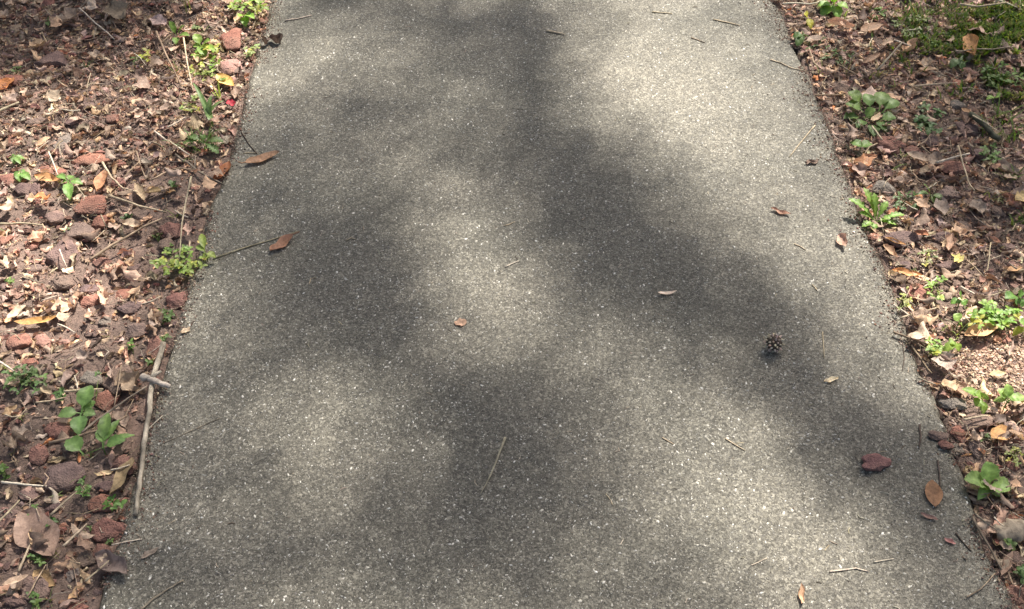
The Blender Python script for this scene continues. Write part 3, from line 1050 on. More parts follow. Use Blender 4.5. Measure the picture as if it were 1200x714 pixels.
def leaf(p0, p1, ratio, colname, label=None, bend=0.5, roll=0.7, crumple=0.1, lobes=0, stalk=0.0, tilt=0.0, up=0.0, col=None, belly=0.9, nu=11, nv=7,
         u0=0.0, u1=1.0, group="fallen leaves", name="fallen_leaf", cat="leaf", pitch=0.0):
    cx, cy = (p0[0] + p1[0]) / 2, (p0[1] + p1[1]) / 2
    z = lift(cx, cy)
    a, b = P(p0[0], p0[1], z), P(p1[0], p1[1], z)
    d = b - a
    L = np.linalg.norm(d) * (1 + abs(bend) * 0.06)
    v, q = dead_leaf(L, L * ratio, bend, roll, crumple, lobes, u0, u1, nu, nv, belly)
    c0 = vary(tuple(q * 0.74 for q in col) if col else rnd.choice(LEAFCOL[colname]), 0.1)
    # darker midrib and slightly paler edge: the leaf's own colouring
    vv = np.abs(np.tile(np.linspace(-1, 1, nv), nu))
    cc = np.asarray(c0)[None] * (0.82 + 0.28 * vv)[:, None]
    s = Soup()
    s.add(v, quads=q, col=cc)
    if stalk:
        e = v.reshape(nu, nv, 3)[0, nv // 2]
        tube_into(s, [e + np.array((0.002, 0, 0)), e + np.array((-L * stalk * 0.5, L * 0.03, -0.001)), e + np.array((-L * stalk, L * 0.1, 0.001))], L * 0.012 + 0.0004, 5, tuple(x * 0.8 for x in c0))
    rot = rot_xyz(tilt, pitch, math.atan2(d[1], d[0]))
    allv = np.vstack(s.v) @ rot.T
    s.v = [allv]
    zz = -np.percentile(allv[:, 2], 4) + up
    o = link(name, s.mesh("leaf_blade", M_DRY), loc=((a[0] + b[0]) / 2, (a[1] + b[1]) / 2, z + zz))
    if label is None:
        Lp = math.hypot(p1[0] - p0[0], p1[1] - p0[1])
        form = "tightly curled" if abs(roll) > 1.5 else "crumpled" if crumple > 0.2 else "curled" if abs(bend) > 1.1 else "flattish"
        size = "small" if Lp < 17 else "medium" if Lp < 26 else "large"
        shp = "narrow " if ratio < 0.4 else "broad " if ratio > 0.68 else ""
        label = unique("%s %s %s%s leaf" % (size, form, shp, colname), cx, cy) or unique("%s %s%s dead leaf" % (size, shp, colname), cx, cy)
    else:
        claim(label)
    tag(o, label or "small curled brown leaf lying in the litter", cat, group)
    return o


# on the path
leaf((288, 194), (327, 181), 0.36, "tan", "long tan-brown leaf lying on concrete near the shaded grass tuft", 0.9, 1.1, 0.08, col=(0.44, 0.30, 0.205), stalk=0.15)
leaf((252, 214), (270, 192), 0.42, "rust-brown", "rust-orange leaf overhanging the path edge", 0.8, 1.2, 0.1, col=(0.36, 0.17, 0.09))
leaf((343, 278), (317, 297), 0.42, "rust-brown", "rust-brown curled leaf at the tip of the grey twig on the path", 1.2, 1.0, 0.1, col=(0.34, 0.20, 0.135), stalk=0.2)
leaf((308, 52), (333, 49), 0.62, "dark brown", "dark crumpled leaf with a stalk at the far path edge", 1.6, 1.9, 0.35, col=(0.13, 0.10, 0.085), stalk=0.7, up=0.003)
leaf((1092, 564), (1095, 595), 0.52, "tan", "smooth oval brown leaf lying on the path near the fresh green plant", 0.35, 0.55, 0.02, col=(0.245, 0.145, 0.085), up=0.001, belly=1.0)
leaf((903, 246), (926, 253), 0.3, "tan", "thin pinkish-tan curled leaf alone on the sunlit concrete", 1.2, 1.2, 0.2, col=(0.36, 0.24, 0.18))
leaf((984, 278), (991, 293), 0.62, "tan", "small dead leaf standing on edge with a sharp shadow on the path", 0.9, 1.2, 0.12, tilt=0.55, col=(0.44, 0.31, 0.25), up=0.004)
leaf((943, 192), (960, 190), 0.4, "dark brown", "dark crumbled leaf scrap on the sunlit concrete near the two-leaf seedling", 1.1, 1.0, 0.3, col=(0.22, 0.165, 0.135))
leaf((1078, 603), (1099, 610), 0.34, "tan", "slim pinkish curled leaf in front of the oval brown leaf", 1.0, 1.4, 0.1, col=(0.40, 0.28, 0.24))
leaf((1106, 632), (1120, 638), 0.5, "pale beige", "pink-and-white petal lying on the path", 0.8, 1.2, 0.1, col=(0.56, 0.30, 0.29), cat="petal", name="petal", group="petals")
leaf((939, 686), (939, 710), 0.36, "pale beige", "pale tan curled leaf at the near edge of the concrete", 1.4, 1.7, 0.12, col=(0.46, 0.34, 0.24))
leaf((771, 346), (793, 344), 0.34, "pale beige", "pale C-shaped curled leaf in the middle of the shaded concrete", 1.3, 1.0, 0.03, col=(0.92, 0.82, 0.72), tilt=-0.35)
leaf((533, 374), (547, 383), 0.62, "tan", "square pinkish leaf scrap near the middle of the path", 0.3, 0.4, 0.1, col=(0.42, 0.29, 0.23), u0=0.2, u1=0.8)
leaf((165, 655), (187, 642), 0.3, "pale beige", "pale leaf sliver on the concrete beside the brick-red stone", 0.4, 0.6, 0.1, col=(0.36, 0.31, 0.26))
leaf((212, 391), (224, 385), 0.55, "pale beige", "cream leaf flake on the path beside the long stick's upper end", 0.5, 0.6, 0.25, col=(0.56, 0.50, 0.38))
leaf((232, 283), (243, 287), 0.5, "pale beige", "yellowish fallen flake on the path edge by the weed", 0.5, 0.5, 0.2, col=(0.55, 0.47, 0.2))
leaf((966, 448), (982, 443), 0.38, "pale beige", "pale forked leaf sliver near the spiky seed ball", 0.6, 0.9, 0.2, col=(0.80, 0.72, 0.56))
# beds, the large ones
for a in [((26, 606), (68, 655), 0.52, "grey-brown", "large grey leaf with a hole and a ragged tip", 0.5, 0.5, 0.09, 0, 0.0, 0.1, 0.006, (0.28, 0.215, 0.175)),
          ((158, 543), (134, 585), 0.36, "tan", "torn tan leaf leaning against the path edge beside the long stick", 0.3, 0.7, 0.14, 0, 0.0, 0.3, 0.01, (0.25, 0.195, 0.125)),
          ((114, 655), (152, 676), 0.62, "grey-brown", "grey folded leaf lying half over the path edge", 0.8, 1.5, 0.13, 0, 0.0, 0.0, 0.004, (0.25, 0.22, 0.20)),
          ((42, 672), (66, 690), 0.5, "tan", "pointed tan leaf lit yellow at its tip on the dark soil", 0.7, 1.0, 0.08, 0, 0.0, 0.2, 0.004, (0.32, 0.23, 0.125)),
          ((6, 691), (37, 680), 0.32, "pale beige", "pale cream leaf lying on a dark stone", 0.3, 0.8, 0.06, 0, 0.0, 0.0, 0.012, (0.44, 0.35, 0.28)),
          ((20, 384), (70, 377), 0.22, "rust-brown", "orange strap leaf with a pale stalk above two round red stones", 0.9, 0.8, 0.06, 0, 0.0, 0.1, 0.008, (0.42, 0.25, 0.10)),
          ((43, 210), (71, 215), 0.42, "rust-brown", "light orange leaf between two small seedlings", 0.6, 0.9, 0.12, 0, 0.0, 0.2, 0.006, (0.52, 0.32, 0.155)),
          ((126, 206), (117, 230), 0.48, "rust-brown", "orange-tan leaf standing on the red stones", 0.6, 1.1, 0.1, 0, 0.0, 0.3, 0.008, (0.46, 0.27, 0.15)),
          ((171, 229), (212, 221), 0.3, "tan", "olive-tan boat-shaped leaf on bare dark soil", 0.5, 1.4, 0.05, 0, 0.0, 0.0, 0.004, (0.25, 0.195, 0.115)),
          ((160, 219), (171, 239), 0.32, "tan", "narrow tan leaf at the twig fork", 0.5, 1.2, 0.05, 0, 0.0, 0.0, 0.006, (0.33, 0.26, 0.19)),
          ((-4, 112), (18, 97), 0.5, "rust-brown", "bright orange leaf among shaded litter", 0.4, 0.8, 0.1, 0, 0.0, 0.2, 0.01, (0.52, 0.25, 0.10)),
          ((255, 93), (276, 106), 0.42, "pale beige", "yellow sunlit leaf behind the crimson petal", 0.4, 0.8, 0.05, 0, 0.0, 0.2, 0.01, (0.58, 0.42, 0.15)),
          ((48, 372), (70, 356), 0.4, "pale beige", "cream rolled leaf above the orange strap leaf", 0.4, 1.7, 0.08, 0, 0.0, 0.0, 0.01, (0.52, 0.42, 0.27)),
          ((12, 380), (32, 364), 0.5, "pale beige", "pale ribbed leaf at the outer end of the orange strap leaf", 0.6, 1.2, 0.12, 0, 0.0, 0.0, 0.01, (0.46, 0.40, 0.33)),
          ((38, 290), (55, 275), 0.7, "pale beige", "peach crumpled leaf beside the big flat brown stone", 0.9, 1.3, 0.25, 0, 0.0, 0.1, 0.008, (0.46, 0.35, 0.26)),
          ((2, 316), (20, 308), 0.8, "pale beige", "large cream crumpled leaf at the outer side of the bed", 0.9, 1.0, 0.3, 0, 0.0, 0.2, 0.008, (0.52, 0.44, 0.35)),
          ((122, 345), (126, 364), 0.5, "pale beige", "pale pinkish leaf in front of the red stones", 0.5, 1.4, 0.15, 0, 0.0, 0.1, 0.01, (0.48, 0.37, 0.28)),
          ((8, 530), (32, 516), 0.85, "grey-brown", "silvery crumpled leaf ball beside the brick-red stone", 1.8, 1.9, 0.35, 0, 0.0, 0.0, 0.006, (0.32, 0.27, 0.225)),
          ((18, 512), (42, 508), 0.7, "grey-brown", "grey ragged leaf above the silvery crumpled one", 0.8, 1.0, 0.25, 3, 0.0, 0.0, 0.008, (0.29, 0.25, 0.215)),
          ((50, 458), (64, 466), 0.5, "tan", "cream cupped leaf between clover tuft and seedling", 0.9, 1.3, 0.08, 0, 0.0, 0.2, 0.008, (0.42, 0.34, 0.26)),
          ((6, 492), (22, 480), 0.6, "tan", "yellow-tan torn leaf on dark soil by the clover tuft", 0.5, 0.9, 0.25, 0, 0.0, 0.0, 0.008, (0.40, 0.30, 0.18)),
          ((150, 505), (138, 480), 0.45, "tan", "grey-tan leaf tucked under the long edge stick", 0.5, 1.2, 0.16, 0, 0.0, 0.0, 0.006, (0.27, 0.225, 0.18)),
          ((144, 446), (164, 462), 0.75, "tan", "tan ragged leaf caught by the broken branch stub", 0.7, 1.0, 0.25, 2, 0.0, 0.3, 0.01, (0.33, 0.255, 0.19)),
          ((92, 18), (74, 34), 0.6, "grey-brown", "grey cupped leaf near the white straw on dark litter", 0.8, 1.2, 0.2, 0, 0.0, 0.0, 0.01, (0.25, 0.21, 0.18)),
          ((130, 14), (150, 28), 0.75, "grey-brown", "broad grey-green leaf in the deepest shade", 0.6, 0.8, 0.15, 0, 0.0, 0.2, 0.012, (0.22, 0.20, 0.155)),
          ((180, 28), (196, 36), 0.7, "pale beige", "pale pinkish leaf at the margin of the sunlight", 0.5, 0.8, 0.15, 0, 0.0, 0.2, 0.012, (0.47, 0.39, 0.36)),
          ((1128, 399), (1168, 387), 0.42, "tan", "big smooth orange-tan leaf in full sun on the soil", 0.4, 1.0, 0.04, 0, 0.0, 0.1, 0.010, (0.52, 0.35, 0.20)),
          ((1044, 321), (1079, 328), 0.34, "rust-brown", "orange curled leaf along the sunlit path edge", 0.6, 1.2, 0.1, 0, 0.0, 0.1, 0.008, (0.48, 0.27, 0.13)),
          ((1036, 282), (1060, 291), 0.3, "tan", "golden curled leaf edge under the flat purple stone", 0.6, 1.5, 0.08, 0, 0.0, 0.0, 0.006, (0.48, 0.33, 0.17)),
          ((1035, 290), (1050, 305), 0.42, "tan", "tan folded leaf wedged against the sunlit path edge", 0.5, 1.3, 0.12, 0, 0.0, 0.2, 0.006, (0.44, 0.31, 0.21)),
          ((1000, 200), (1024, 188), 0.5, "rust-brown", "orange leaf in front of the two-leaf seedling", 0.5, 1.1, 0.18, 0, 0.0, 0.2, 0.008, (0.38, 0.22, 0.13)),
          ((1061, 185), (1092, 195), 0.45, "grey-brown", "grey-tan oval leaf beyond the grey stone", 0.4, 0.9, 0.08, 0, 0.0, 0.1, 0.010, (0.30, 0.245, 0.20)),
          ((1076, 207), (1094, 200), 0.42, "grey-brown", "small oval grey-tan leaf in front of a larger matching leaf", 0.4, 0.9, 0.08, 0, 0.0, 0.1, 0.010, (0.30, 0.25, 0.19)),
          ((1002, 198), (1013, 212), 0.8, "grey-brown", "pale grey folded leaf beside the path and the rosette weed", 0.5, 1.4, 0.12, 0, 0.0, 0.4, 0.008, (0.33, 0.27, 0.24)),
          ((1100, 420), (1110, 440), 0.85, "pale beige", "white bleached leaf with a dark shadow at the path edge", 0.5, 0.9, 0.15, 3, 0.0, 0.25, 0.010, (0.42, 0.37, 0.32)),
          ((1158, 520), (1182, 510), 0.65, "tan", "orange-yellow leaf on stones beyond the fresh green plant", 0.4, 0.7, 0.08, 0, 0.0, 0.1, 0.014, (0.54, 0.34, 0.16)),
          ((1134, 48), (1139, 73), 0.42, "rust-brown", "upright orange leaf beside the moss patch", 0.4, 1.1, 0.1, 0, 0.0, 0.5, 0.012, (0.42, 0.25, 0.12)),
          ((1178, 322), (1196, 318), 0.42, "tan", "small golden leaf lying flat in the shade", 0.3, 0.6, 0.05, 0, 0.0, 0.0, 0.010, (0.42, 0.29, 0.16)),
          ((1188, 242), (1206, 232), 0.6, "pale beige", "yellowish leaf at the outer edge of the bed", 0.4, 0.7, 0.1, 0, 0.0, 0.0, 0.012, (0.50, 0.42, 0.22)),
          ((968, 30), (1000, 38), 0.5, "tan", "tan folded leaf in front of the bright far plant", 0.5, 1.6, 0.15, 0, 0.0, 0.1, 0.010, (0.42, 0.30, 0.22)),
          ((1007, 43), (1033, 34), 0.42, "tan", "brown oval leaf with a short stalk beyond the broad-leaved plant", 0.3, 0.8, 0.05, 0, 0.12, 0.1, 0.012, (0.31, 0.225, 0.155)),
          ((1010, 80), (1030, 68), 0.3, "tan", "narrow brown leaf leaning by a grey stick", 0.5, 1.3, 0.08, 0, 0.0, 0.1, 0.010, (0.30, 0.215, 0.155)),
          ((1158, 442), (1178, 440), 0.42, "pale beige", "pale lemon leaf on the bare sunlit soil", 0.3, 0.6, 0.06, 0, 0.0, 0.0, 0.006, (0.42, 0.36, 0.22)),
          ((1124, 135), (1145, 146), 0.42, "tan", "orange-brown leaf on a dark stone by the mossy stick", 0.4, 0.7, 0.05, 0, 0.0, 0.0, 0.016, (0.38, 0.255, 0.15)),
          ((1072, 238), (1086, 250), 0.7, "tan", "tan leaf with a hole behind the rosette weed", 0.6, 0.9, 0.15, 2, 0.0, 0.2, 0.010, (0.38, 0.29, 0.22)),
          ((1098, 238), (1106, 258), 0.55, "grey-brown", "ribbed grey fan-shaped leaf in the shade", 0.4, 1.0, 0.1, 0, 0.0, 0.3, 0.010, (0.27, 0.225, 0.20)),
          ((1138, 240), (1150, 256), 0.7, "grey-brown", "grey ribbed leaf with curled margin among dark litter", 0.5, 1.0, 0.16, 0, 0.0, 0.2, 0.010, (0.28, 0.235, 0.205)),
          ((1166, 195), (1192, 212), 0.5, "grey-brown", "long grey curled leaf beyond the yellowish leaf", 0.9, 1.4, 0.12, 0, 0.0, 0.0, 0.010, (0.27, 0.23, 0.195)),
          ((1142, 365), (1128, 380), 0.4, "pale beige", "pale strap leaf between the sunlit weeds", 0.5, 1.2, 0.1, 0, 0.0, 0.0, 0.010, (0.50, 0.42, 0.33)),
          ((1172, 678), (1184, 650), 0.3, "tan", "slim tan leaf leaning beside the near path corner", 0.5, 1.3, 0.08, 0, 0.0, 0.0, 0.006, (0.30, 0.23, 0.18))]:
    leaf(a[0], a[1], a[2], a[3], a[4], a[5], a[6], a[7], a[8], a[9], a[10], a[11], a[12])
leaf((269, 123), (275, 130), 0.7, "rust-brown", "crimson petal in the sunlit litter at the path edge", 0.8, 1.0, 0.1, col=(0.33, 0.035, 0.055), up=0.010, cat="petal", name="petal", group="petals")
for i, (a, b) in enumerate((((1112, 305), (1124, 310)), ((1116, 314), (1122, 304)), ((1120, 315), (1127, 306)))):
    leaf(a, b, 0.3, "pale beige", ["yellow narrow petal lying crosswise in the shaded litter", "yellow narrow petal leaning over its neighbour in shaded litter", "yellow narrow petal, the longest of three in shaded litter"][i], 0.3, 0.6, 0.05,
         col=(0.44, 0.42, 0.15), up=0.014, cat="petal", name="petal", group="petals")

# the rest of the larger single leaves
made = 0
while made < 210:
    px, py = bed_point()
    if any(math.hypot(px - a, py - b) < c * 0.8 for a, b, c in stones_done) and rnd.random() < 0.8:
        continue
    if px > 1120 and 398 < py < 450 and rnd.random() < 0.8:
        continue
    if px < 300 and py > 430 and rnd.random() < 0.5:
        continue
    far_k = np.interp(py, [0, 714], [0.8, 1.35])
    Lp = rnd.uniform(11, 25) * far_k
    an = rnd.uniform(0, 6.3)
    c = rnd.choices(["tan", "grey-brown", "rust-brown", "pale beige", "dark brown"], [42, 34, 4, 12, 8])[0]
    leaf((px - math.cos(an) * Lp / 2, py - math.sin(an) * Lp / 2 * 0.7), (px + math.cos(an) * Lp / 2, py + math.sin(an) * Lp / 2 * 0.7), rnd.uniform(0.32, 0.8), c, None,
         rnd.uniform(0.2, 1.6), rnd.choice((-1, 1)) * rnd.uniform(0.4, 2.0), rnd.uniform(0.06, 0.3), rnd.choice((0, 0, 0, 2, 3)), 0.0, rnd.gauss(0, 0.3), rnd.uniform(0.004, 0.014), nu=9, nv=5,
         pitch=rnd.gauss(0, 0.2))
    made += 1


# ---------------------------------------------------------------- twigs, sticks and straws
def twig(pts, wpx, col, label=None, name="twig", z=0.0, taper=0.6, jitter=0.12, heights=None, group="twigs and straws", cat=None, side=None):
    ps, rs = [], []
    wob = 0.06 if name == "straw" else 0.12
    n = len(pts)
    dense = []
    for i in range(n - 1):
        for t in np.linspace(0, 1, 5 if wpx > 6 else 4)[: (None if i == n - 2 else -1)]:
            dense.append((pts[i][0] * (1 - t) + pts[i + 1][0] * t, pts[i][1] * (1 - t) + pts[i + 1][1] * t, i + t))
    for a, b, t in dense:
        r = wpx * (0.5 if wpx > 6 else 0.36) * mpp(a, b)
        hgt = z + (np.interp(t, range(n), heights) if heights else 0)
        p0 = P(a, b)
        base = max(surf(p0[0], p0[1]), -0.004) if side_dist(p0[0], p0[1]) > 0 else 0.0
        zz = base + r + hgt + (0.004 if side_dist(p0[0], p0[1]) > 0 else 0)
        p = P(a, b, zz)
        p = p + np.array([rnd.gauss(0, r * wob), rnd.gauss(0, r * wob), 0])
        ps.append(p)
        rs.append(r * (1 - (1 - taper) * t / (n - 1)))
    # keep stiff: smooth the heights
    zs = np.array([p[2] for p in ps])
    tl = np.linspace(0, 1, len(zs))
    if len(zs) < 22 and not heights:
        line = np.polyval(np.polyfit(tl, zs, 1), tl)
        zs = np.maximum(line + np.percentile(zs - line, 60), zs - 0.006)
    for p, q in zip(ps, zs):
        p[2] = q
    s = Soup()
    o0 = ps[len(ps) // 2].copy()
    tube_into(s, ps, np.array(rs), 7, vary(col, 0.08), jitter, mott=0.22 if name != "straw" else 0.1)
    if side:
        k0 = ps[int(side[0] * (len(ps) - 1))]
        k1 = P(side[1], side[2], k0[2] + 0.004)
        tube_into(s, [k0, (k0 + k1) / 2 + np.array((0, 0, 0.002)), k1], [rs[0] * 0.7, rs[0] * 0.6, rs[0] * 0.3], 6, vary(col, 0.08), jitter)
    o = link(name, s.mesh(name, M_WOOD, origin=o0), loc=o0)
    word = {"twig": "twig", "straw": "straw", "stick": "stick"}[name]
    if label is None:
        bright = sum(col)
        cw = "pale" if bright > 1.0 else "tan" if bright > 0.62 else "dark"
        Lp = math.hypot(pts[0][0] - pts[-1][0], pts[0][1] - pts[-1][1])
        label = unique("%s %s %s" % ("short" if Lp < 25 else "long" if Lp > 45 else "slim", cw, word), *pts[len(pts) // 2]) or "thin dry stem lying in the leaf litter"
    else:
        claim(label)
    tag(o, label, cat or word, group)
    return o


WHITE, STRAW, TANW, GREYW, DARKW = (0.60, 0.52, 0.41), (0.48, 0.39, 0.27), (0.32, 0.24, 0.165), (0.25, 0.205, 0.155), (0.10, 0.078, 0.062)
# on the path
twig([(250, 303), (285, 291), (315, 282), (350, 271)], 3.2, (0.34, 0.29, 0.19), "thin greenish-tan twig reaching onto the concrete from the yellow-green weed", "twig", taper=0.5)
twig([(335, 24), (349, 22), (365, 18)], 2.6, WHITE, "short white straw on the far shaded end of the path", "straw")
twig([(641, 36), (650, 38), (661, 40)], 3.6, STRAW, "knobbly short tan twig on the far concrete", "twig")
twig([(764, 14), (776, 15), (788, 16)], 2, STRAW, "pale thin straw at the far end of the sunlit concrete", "straw")
twig([(836, 23), (851, 26), (867, 30)], 2.4, STRAW, "slanting pale straw on far sunlit concrete near the yellow leaf", "straw")
twig([(810, 44), (818, 47), (826, 50)], 1.8, TANW, "dark bent stem scrap on the far sunlit concrete", "twig")
twig([(903, 70), (915, 74), (928, 80), (948, 84)], 2.2, STRAW, "brown rootlet reaching over the far path edge", "twig")
twig([(955, 147), (940, 165), (925, 184)], 2.4, STRAW, "pale straight straw on sunlit concrete beside the two-leaf seedling", "straw")
twig([(964, 389), (965, 405), (966, 420)], 2, STRAW, "upright-lying thin straw near the spiky seed ball", "straw")
twig([(592, 513), (581, 542), (572, 563), (563, 579)], 4.4, (0.40, 0.36, 0.27), "long pale grass blade lying in the middle of the path", "straw", taper=0.25)
twig([(850, 514), (861, 521), (873, 528)], 2.4, STRAW, "short forked straw on the near sunlit concrete", "straw", side=(0.6, 872, 519))
twig([(972, 670), (990, 668), (1003, 666), (1018, 670)], 3, WHITE, "bent white straw on the near concrete", "straw")
twig([(1024, 659), (1035, 657), (1047, 655)], 2.6, WHITE, "short white straw beyond the bent one", "straw")
twig([(880, 663), (889, 659), (899, 654)], 2.2, WHITE, "short slanting straw on the brightest near concrete", "straw")
twig([(1078, 498), (1079, 512), (1077, 526)], 3.6, DARKW, "dark stick standing along the path near the stone cluster", "twig")
twig([(1099, 540), (1101, 556), (1102, 577)], 3.2, DARKW, "dark crooked stick beyond the oval brown leaf", "twig")
twig([(190, 520), (215, 509), (235, 500), (258, 490)], 1.9, (0.27, 0.23, 0.175), "dark rootlet stuck to the shaded concrete", "twig", side=(0.6, 246, 503))
twig([(164, 716), (178, 703), (196, 691), (215, 680)], 4.6, GREYW, "grey twig at the near corner of the path", "twig")
twig([(131, 639), (148, 635), (166, 632)], 3.4, WHITE, "white straw touching the brick-red stone on the path", "straw")
twig([(592, 313), (600, 309), (608, 306)], 2.4, WHITE, "tiny white straw in the bright patch mid-path", "straw")
twig([(590, 265), (597, 263), (603, 260)], 2.2, STRAW, "tiny pale straw just beyond the bright patch mid-path", "straw")
twig([(362, 334), (364, 327), (371, 325)], 2, STRAW, "tiny hooked straw in the darkest patch beside the rust-brown leaf", "straw")
twig([(405, 282), (411, 279), (418, 281)], 2, STRAW, "tiny bent straw in the shade beyond the hooked one", "straw")
twig([(168, 509), (180, 497), (191, 487)], 2.8, WHITE, "white straw leaning from the long stick onto concrete", "straw")
twig([(710, 579), (716, 587), (718, 592)], 2, STRAW, "tiny straw chip near the middle of the near concrete", "straw")
twig([(776, 513), (783, 517), (790, 521)], 2.2, STRAW, "small pale straw chip beyond the forked straw", "straw")
twig([(931, 286), (938, 289), (944, 293)], 2, STRAW, "tiny straw on sunlit concrete in front of the thin curled leaf", "straw")
twig([(952, 334), (955, 337), (958, 341)], 2.2, STRAW, "tiny straw at the edge of the diagonal shade band", "straw")
twig([(1033, 316), (1041, 322), (1050, 331)], 1.8, STRAW, "hair-thin straw slanting at the sunlit path edge", "straw")
twig([(1058, 402), (1060, 420), (1057, 436)], 1.8, DARKW, "thin dark curved stem on the sunlit path margin", "twig")
twig([(283, 155), (291, 168), (301, 180)], 2.4, DARKW, "dark thin twig beside the long tan-brown leaf", "twig")
twig([(285, 180), (294, 179), (303, 180)], 1.8, STRAW, "hair-thin straw beyond the long tan-brown leaf", "straw")
# sticks in the beds
twig([(192, 402), (184, 425), (178, 455), (174, 488), (169, 520), (164, 560), (159, 604)], 7, (0.40, 0.35, 0.27), "long weathered stick lying along the path edge", "stick", taper=0.75, jitter=0.2)
twig([(166, 442), (178, 446), (190, 450), (199, 453)], 9, (0.42, 0.37, 0.30), "broken grey branch stub with a pale end across the long stick", "stick", taper=0.6, jitter=0.22, z=0.006, side=(0.3, 189, 435))
twig([(58, 519), (86, 513), (112, 505), (130, 499), (149, 487)], 5, TANW, "curving brown twig below the four-leaved seedling", "twig", z=0.01)
twig([(96, 507), (115, 491), (132, 480), (150, 467), (172, 453)], 4.5, GREYW, "knotty grey twig running from seedling to branch stub", "twig", z=0.008)
twig([(75, 459), (98, 457), (121, 456)], 4.5, STRAW, "pale straw passing behind the four-leaved seedling", "straw", z=0.008)
twig([(42, 472), (58, 470), (76, 466)], 3.5, STRAW, "pale straw beside the small clover leaf", "straw", z=0.006)
twig([(142, 428), (139, 450), (134, 476)], 2.4, TANW, "thin brown stem lying down the slab stone", "twig", z=0.02)
twig([(-4, 422), (6, 428), (16, 435)], 4, WHITE, "white straw stub beside the clover tuft", "straw", z=0.008)
twig([(106, 304), (130, 288), (150, 277), (166, 267), (190, 256)], 5, TANW, "long pale twig pointing from the big flat stone", "twig", z=0.006)
twig([(128, 229), (144, 235), (162, 241), (195, 249)], 5, STRAW, "straight pale stick on dark soil beyond the long twig", "twig", z=0.006)
twig([(120, 191), (131, 208), (144, 221), (161, 225)], 4, STRAW, "bent pale twig joining a fork near the boat-shaped leaf", "twig", z=0.008)
twig([(224, 207), (218, 235), (213, 262), (210, 306)], 3, STRAW, "tall dry stem rising from the yellow-green weed", "straw", heights=[0.05, 0.045, 0.035, 0.0])
twig([(206, 183), (228, 197), (245, 208), (263, 218)], 4, GREYW, "grey twig reaching the path edge below the shaded grass tuft", "twig", z=0.008, side=(0.4, 229, 183))
twig([(177, 211), (198, 201), (214, 198), (230, 199)], 3.2, TANW, "thin curved twig crossing bare soil to the grey twig", "twig", z=0.006)
twig([(160, 178), (165, 195), (171, 210)], 3, TANW, "forked brown twig lying above the boat-shaped leaf", "twig", z=0.01, side=(0.45, 141, 213))
twig([(93, 10), (112, 27), (134, 46)], 3, WHITE, "straight white straw lying on dark shaded litter", "straw", z=0.012)
twig([(183, 37), (192, 58), (201, 77), (212, 100)], 4, TANW, "long tan twig at the edge of the sunlight", "twig", z=0.012, side=(0.25, 206, 36))
twig([(215, 44), (219, 72), (226, 106)], 3, STRAW, "tall pinkish dry stem beside the sunlit weeds", "straw", z=0.012)
twig([(181, 154), (200, 168), (223, 182)], 3.4, WHITE, "whitish twig running into the shaded grass tuft", "twig", z=0.012)
twig([(196, 150), (206, 144), (217, 138)], 3, WHITE, "short cream straw beyond the shaded grass tuft", "straw", z=0.014)
twig([(-4, 263), (22, 261), (50, 264)], 4, STRAW, "long pale straw at the outer edge behind the big flat stone", "straw", z=0.008)
twig([(57, 178), (62, 190), (68, 206)], 3, WHITE, "white bent straw standing behind the orange leaf", "straw", z=0.012)
twig([(-4, 131), (8, 126), (22, 120)], 5, STRAW, "thick pale straw under the bright orange leaf", "straw", z=0.010)
twig([(2, 565), (28, 568), (54, 570)], 4.5, WHITE, "whitish straw beside the outer green sprig", "straw", z=0.008)
twig([(59, 604), (74, 590), (91, 576)], 4.5, STRAW, "pale stick in front of the big dark purple stone", "twig", z=0.008)
twig([(-3, 613), (10, 600), (23, 586)], 4, STRAW, "pale stick slanting at the outer edge by the large grey leaf", "twig", z=0.008)
twig([(74, 640), (87, 628), (102, 614)], 4, STRAW, "pale stick between large grey leaf and brick-red stone", "twig", z=0.008)
twig([(100, 681), (113, 670), (128, 657)], 4, STRAW, "pale stick lying on the grey folded leaf", "twig", z=0.014)
twig([(130, 551), (140, 549), (152, 545)], 3.5, WHITE, "short white straw under the red stone by the long stick", "straw", z=0.006)
twig([(22, 670), (30, 650), (40, 630)], 5, STRAW, "tan stalk beside the large grey leaf", "twig", z=0.006)
twig([(32, 700), (42, 682), (54, 662)], 3, TANW, "thin stem crossing the pointed tan leaf", "twig", z=0.012)
twig([(68, 380), (78, 384), (88, 390)], 3, WHITE, "white stalk ending the orange strap leaf", "straw", z=0.012)
twig([(52, 570), (57, 560), (52, 555)], 3, TANW, "hooked tan stem near the whitish straw", "twig", z=0.012)
twig([(1137, 133), (1150, 144), (1160, 153), (1172, 165)], 8, (0.085, 0.085, 0.058), "dark mossy stick leaning through the grass", "stick", z=0.012, taper=0.8, jitter=0.2)
twig([(1140, 135), (1155, 145), (1172, 155)], 2.4, STRAW, "pale straw running along the dark mossy stick", "straw", z=0.024)
twig([(1097, 191), (1116, 185), (1136, 180)], 4.5, WHITE, "pale straw lying across the large red-brown stone", "straw", z=0.024)
twig([(1123, 170), (1128, 192), (1135, 212), (1142, 224)], 3, STRAW, "thin bent straw crossing the pale one at the large stone", "straw", z=0.026)
twig([(1028, 82), (1042, 67), (1057, 50)], 4, GREYW, "grey stick leaning beyond the broad-leaved plant", "stick", z=0.012)
twig([(918, 5), (940, 4), (966, 1)], 3.4, WHITE, "white straw under the bright far plant", "straw", z=0.010)
twig([(1047, 357), (1060, 366), (1074, 377)], 3, WHITE, "white straw crossing another at the sunlit path edge", "straw", z=0.008)
twig([(1055, 373), (1074, 367), (1097, 361)], 3, STRAW, "cream straw crossed by a white one at the path edge", "straw", z=0.010)
twig([(1047, 389), (1064, 396), (1086, 403)], 4, TANW, "tan twig lying across the sunlit path edge", "twig", z=0.006)
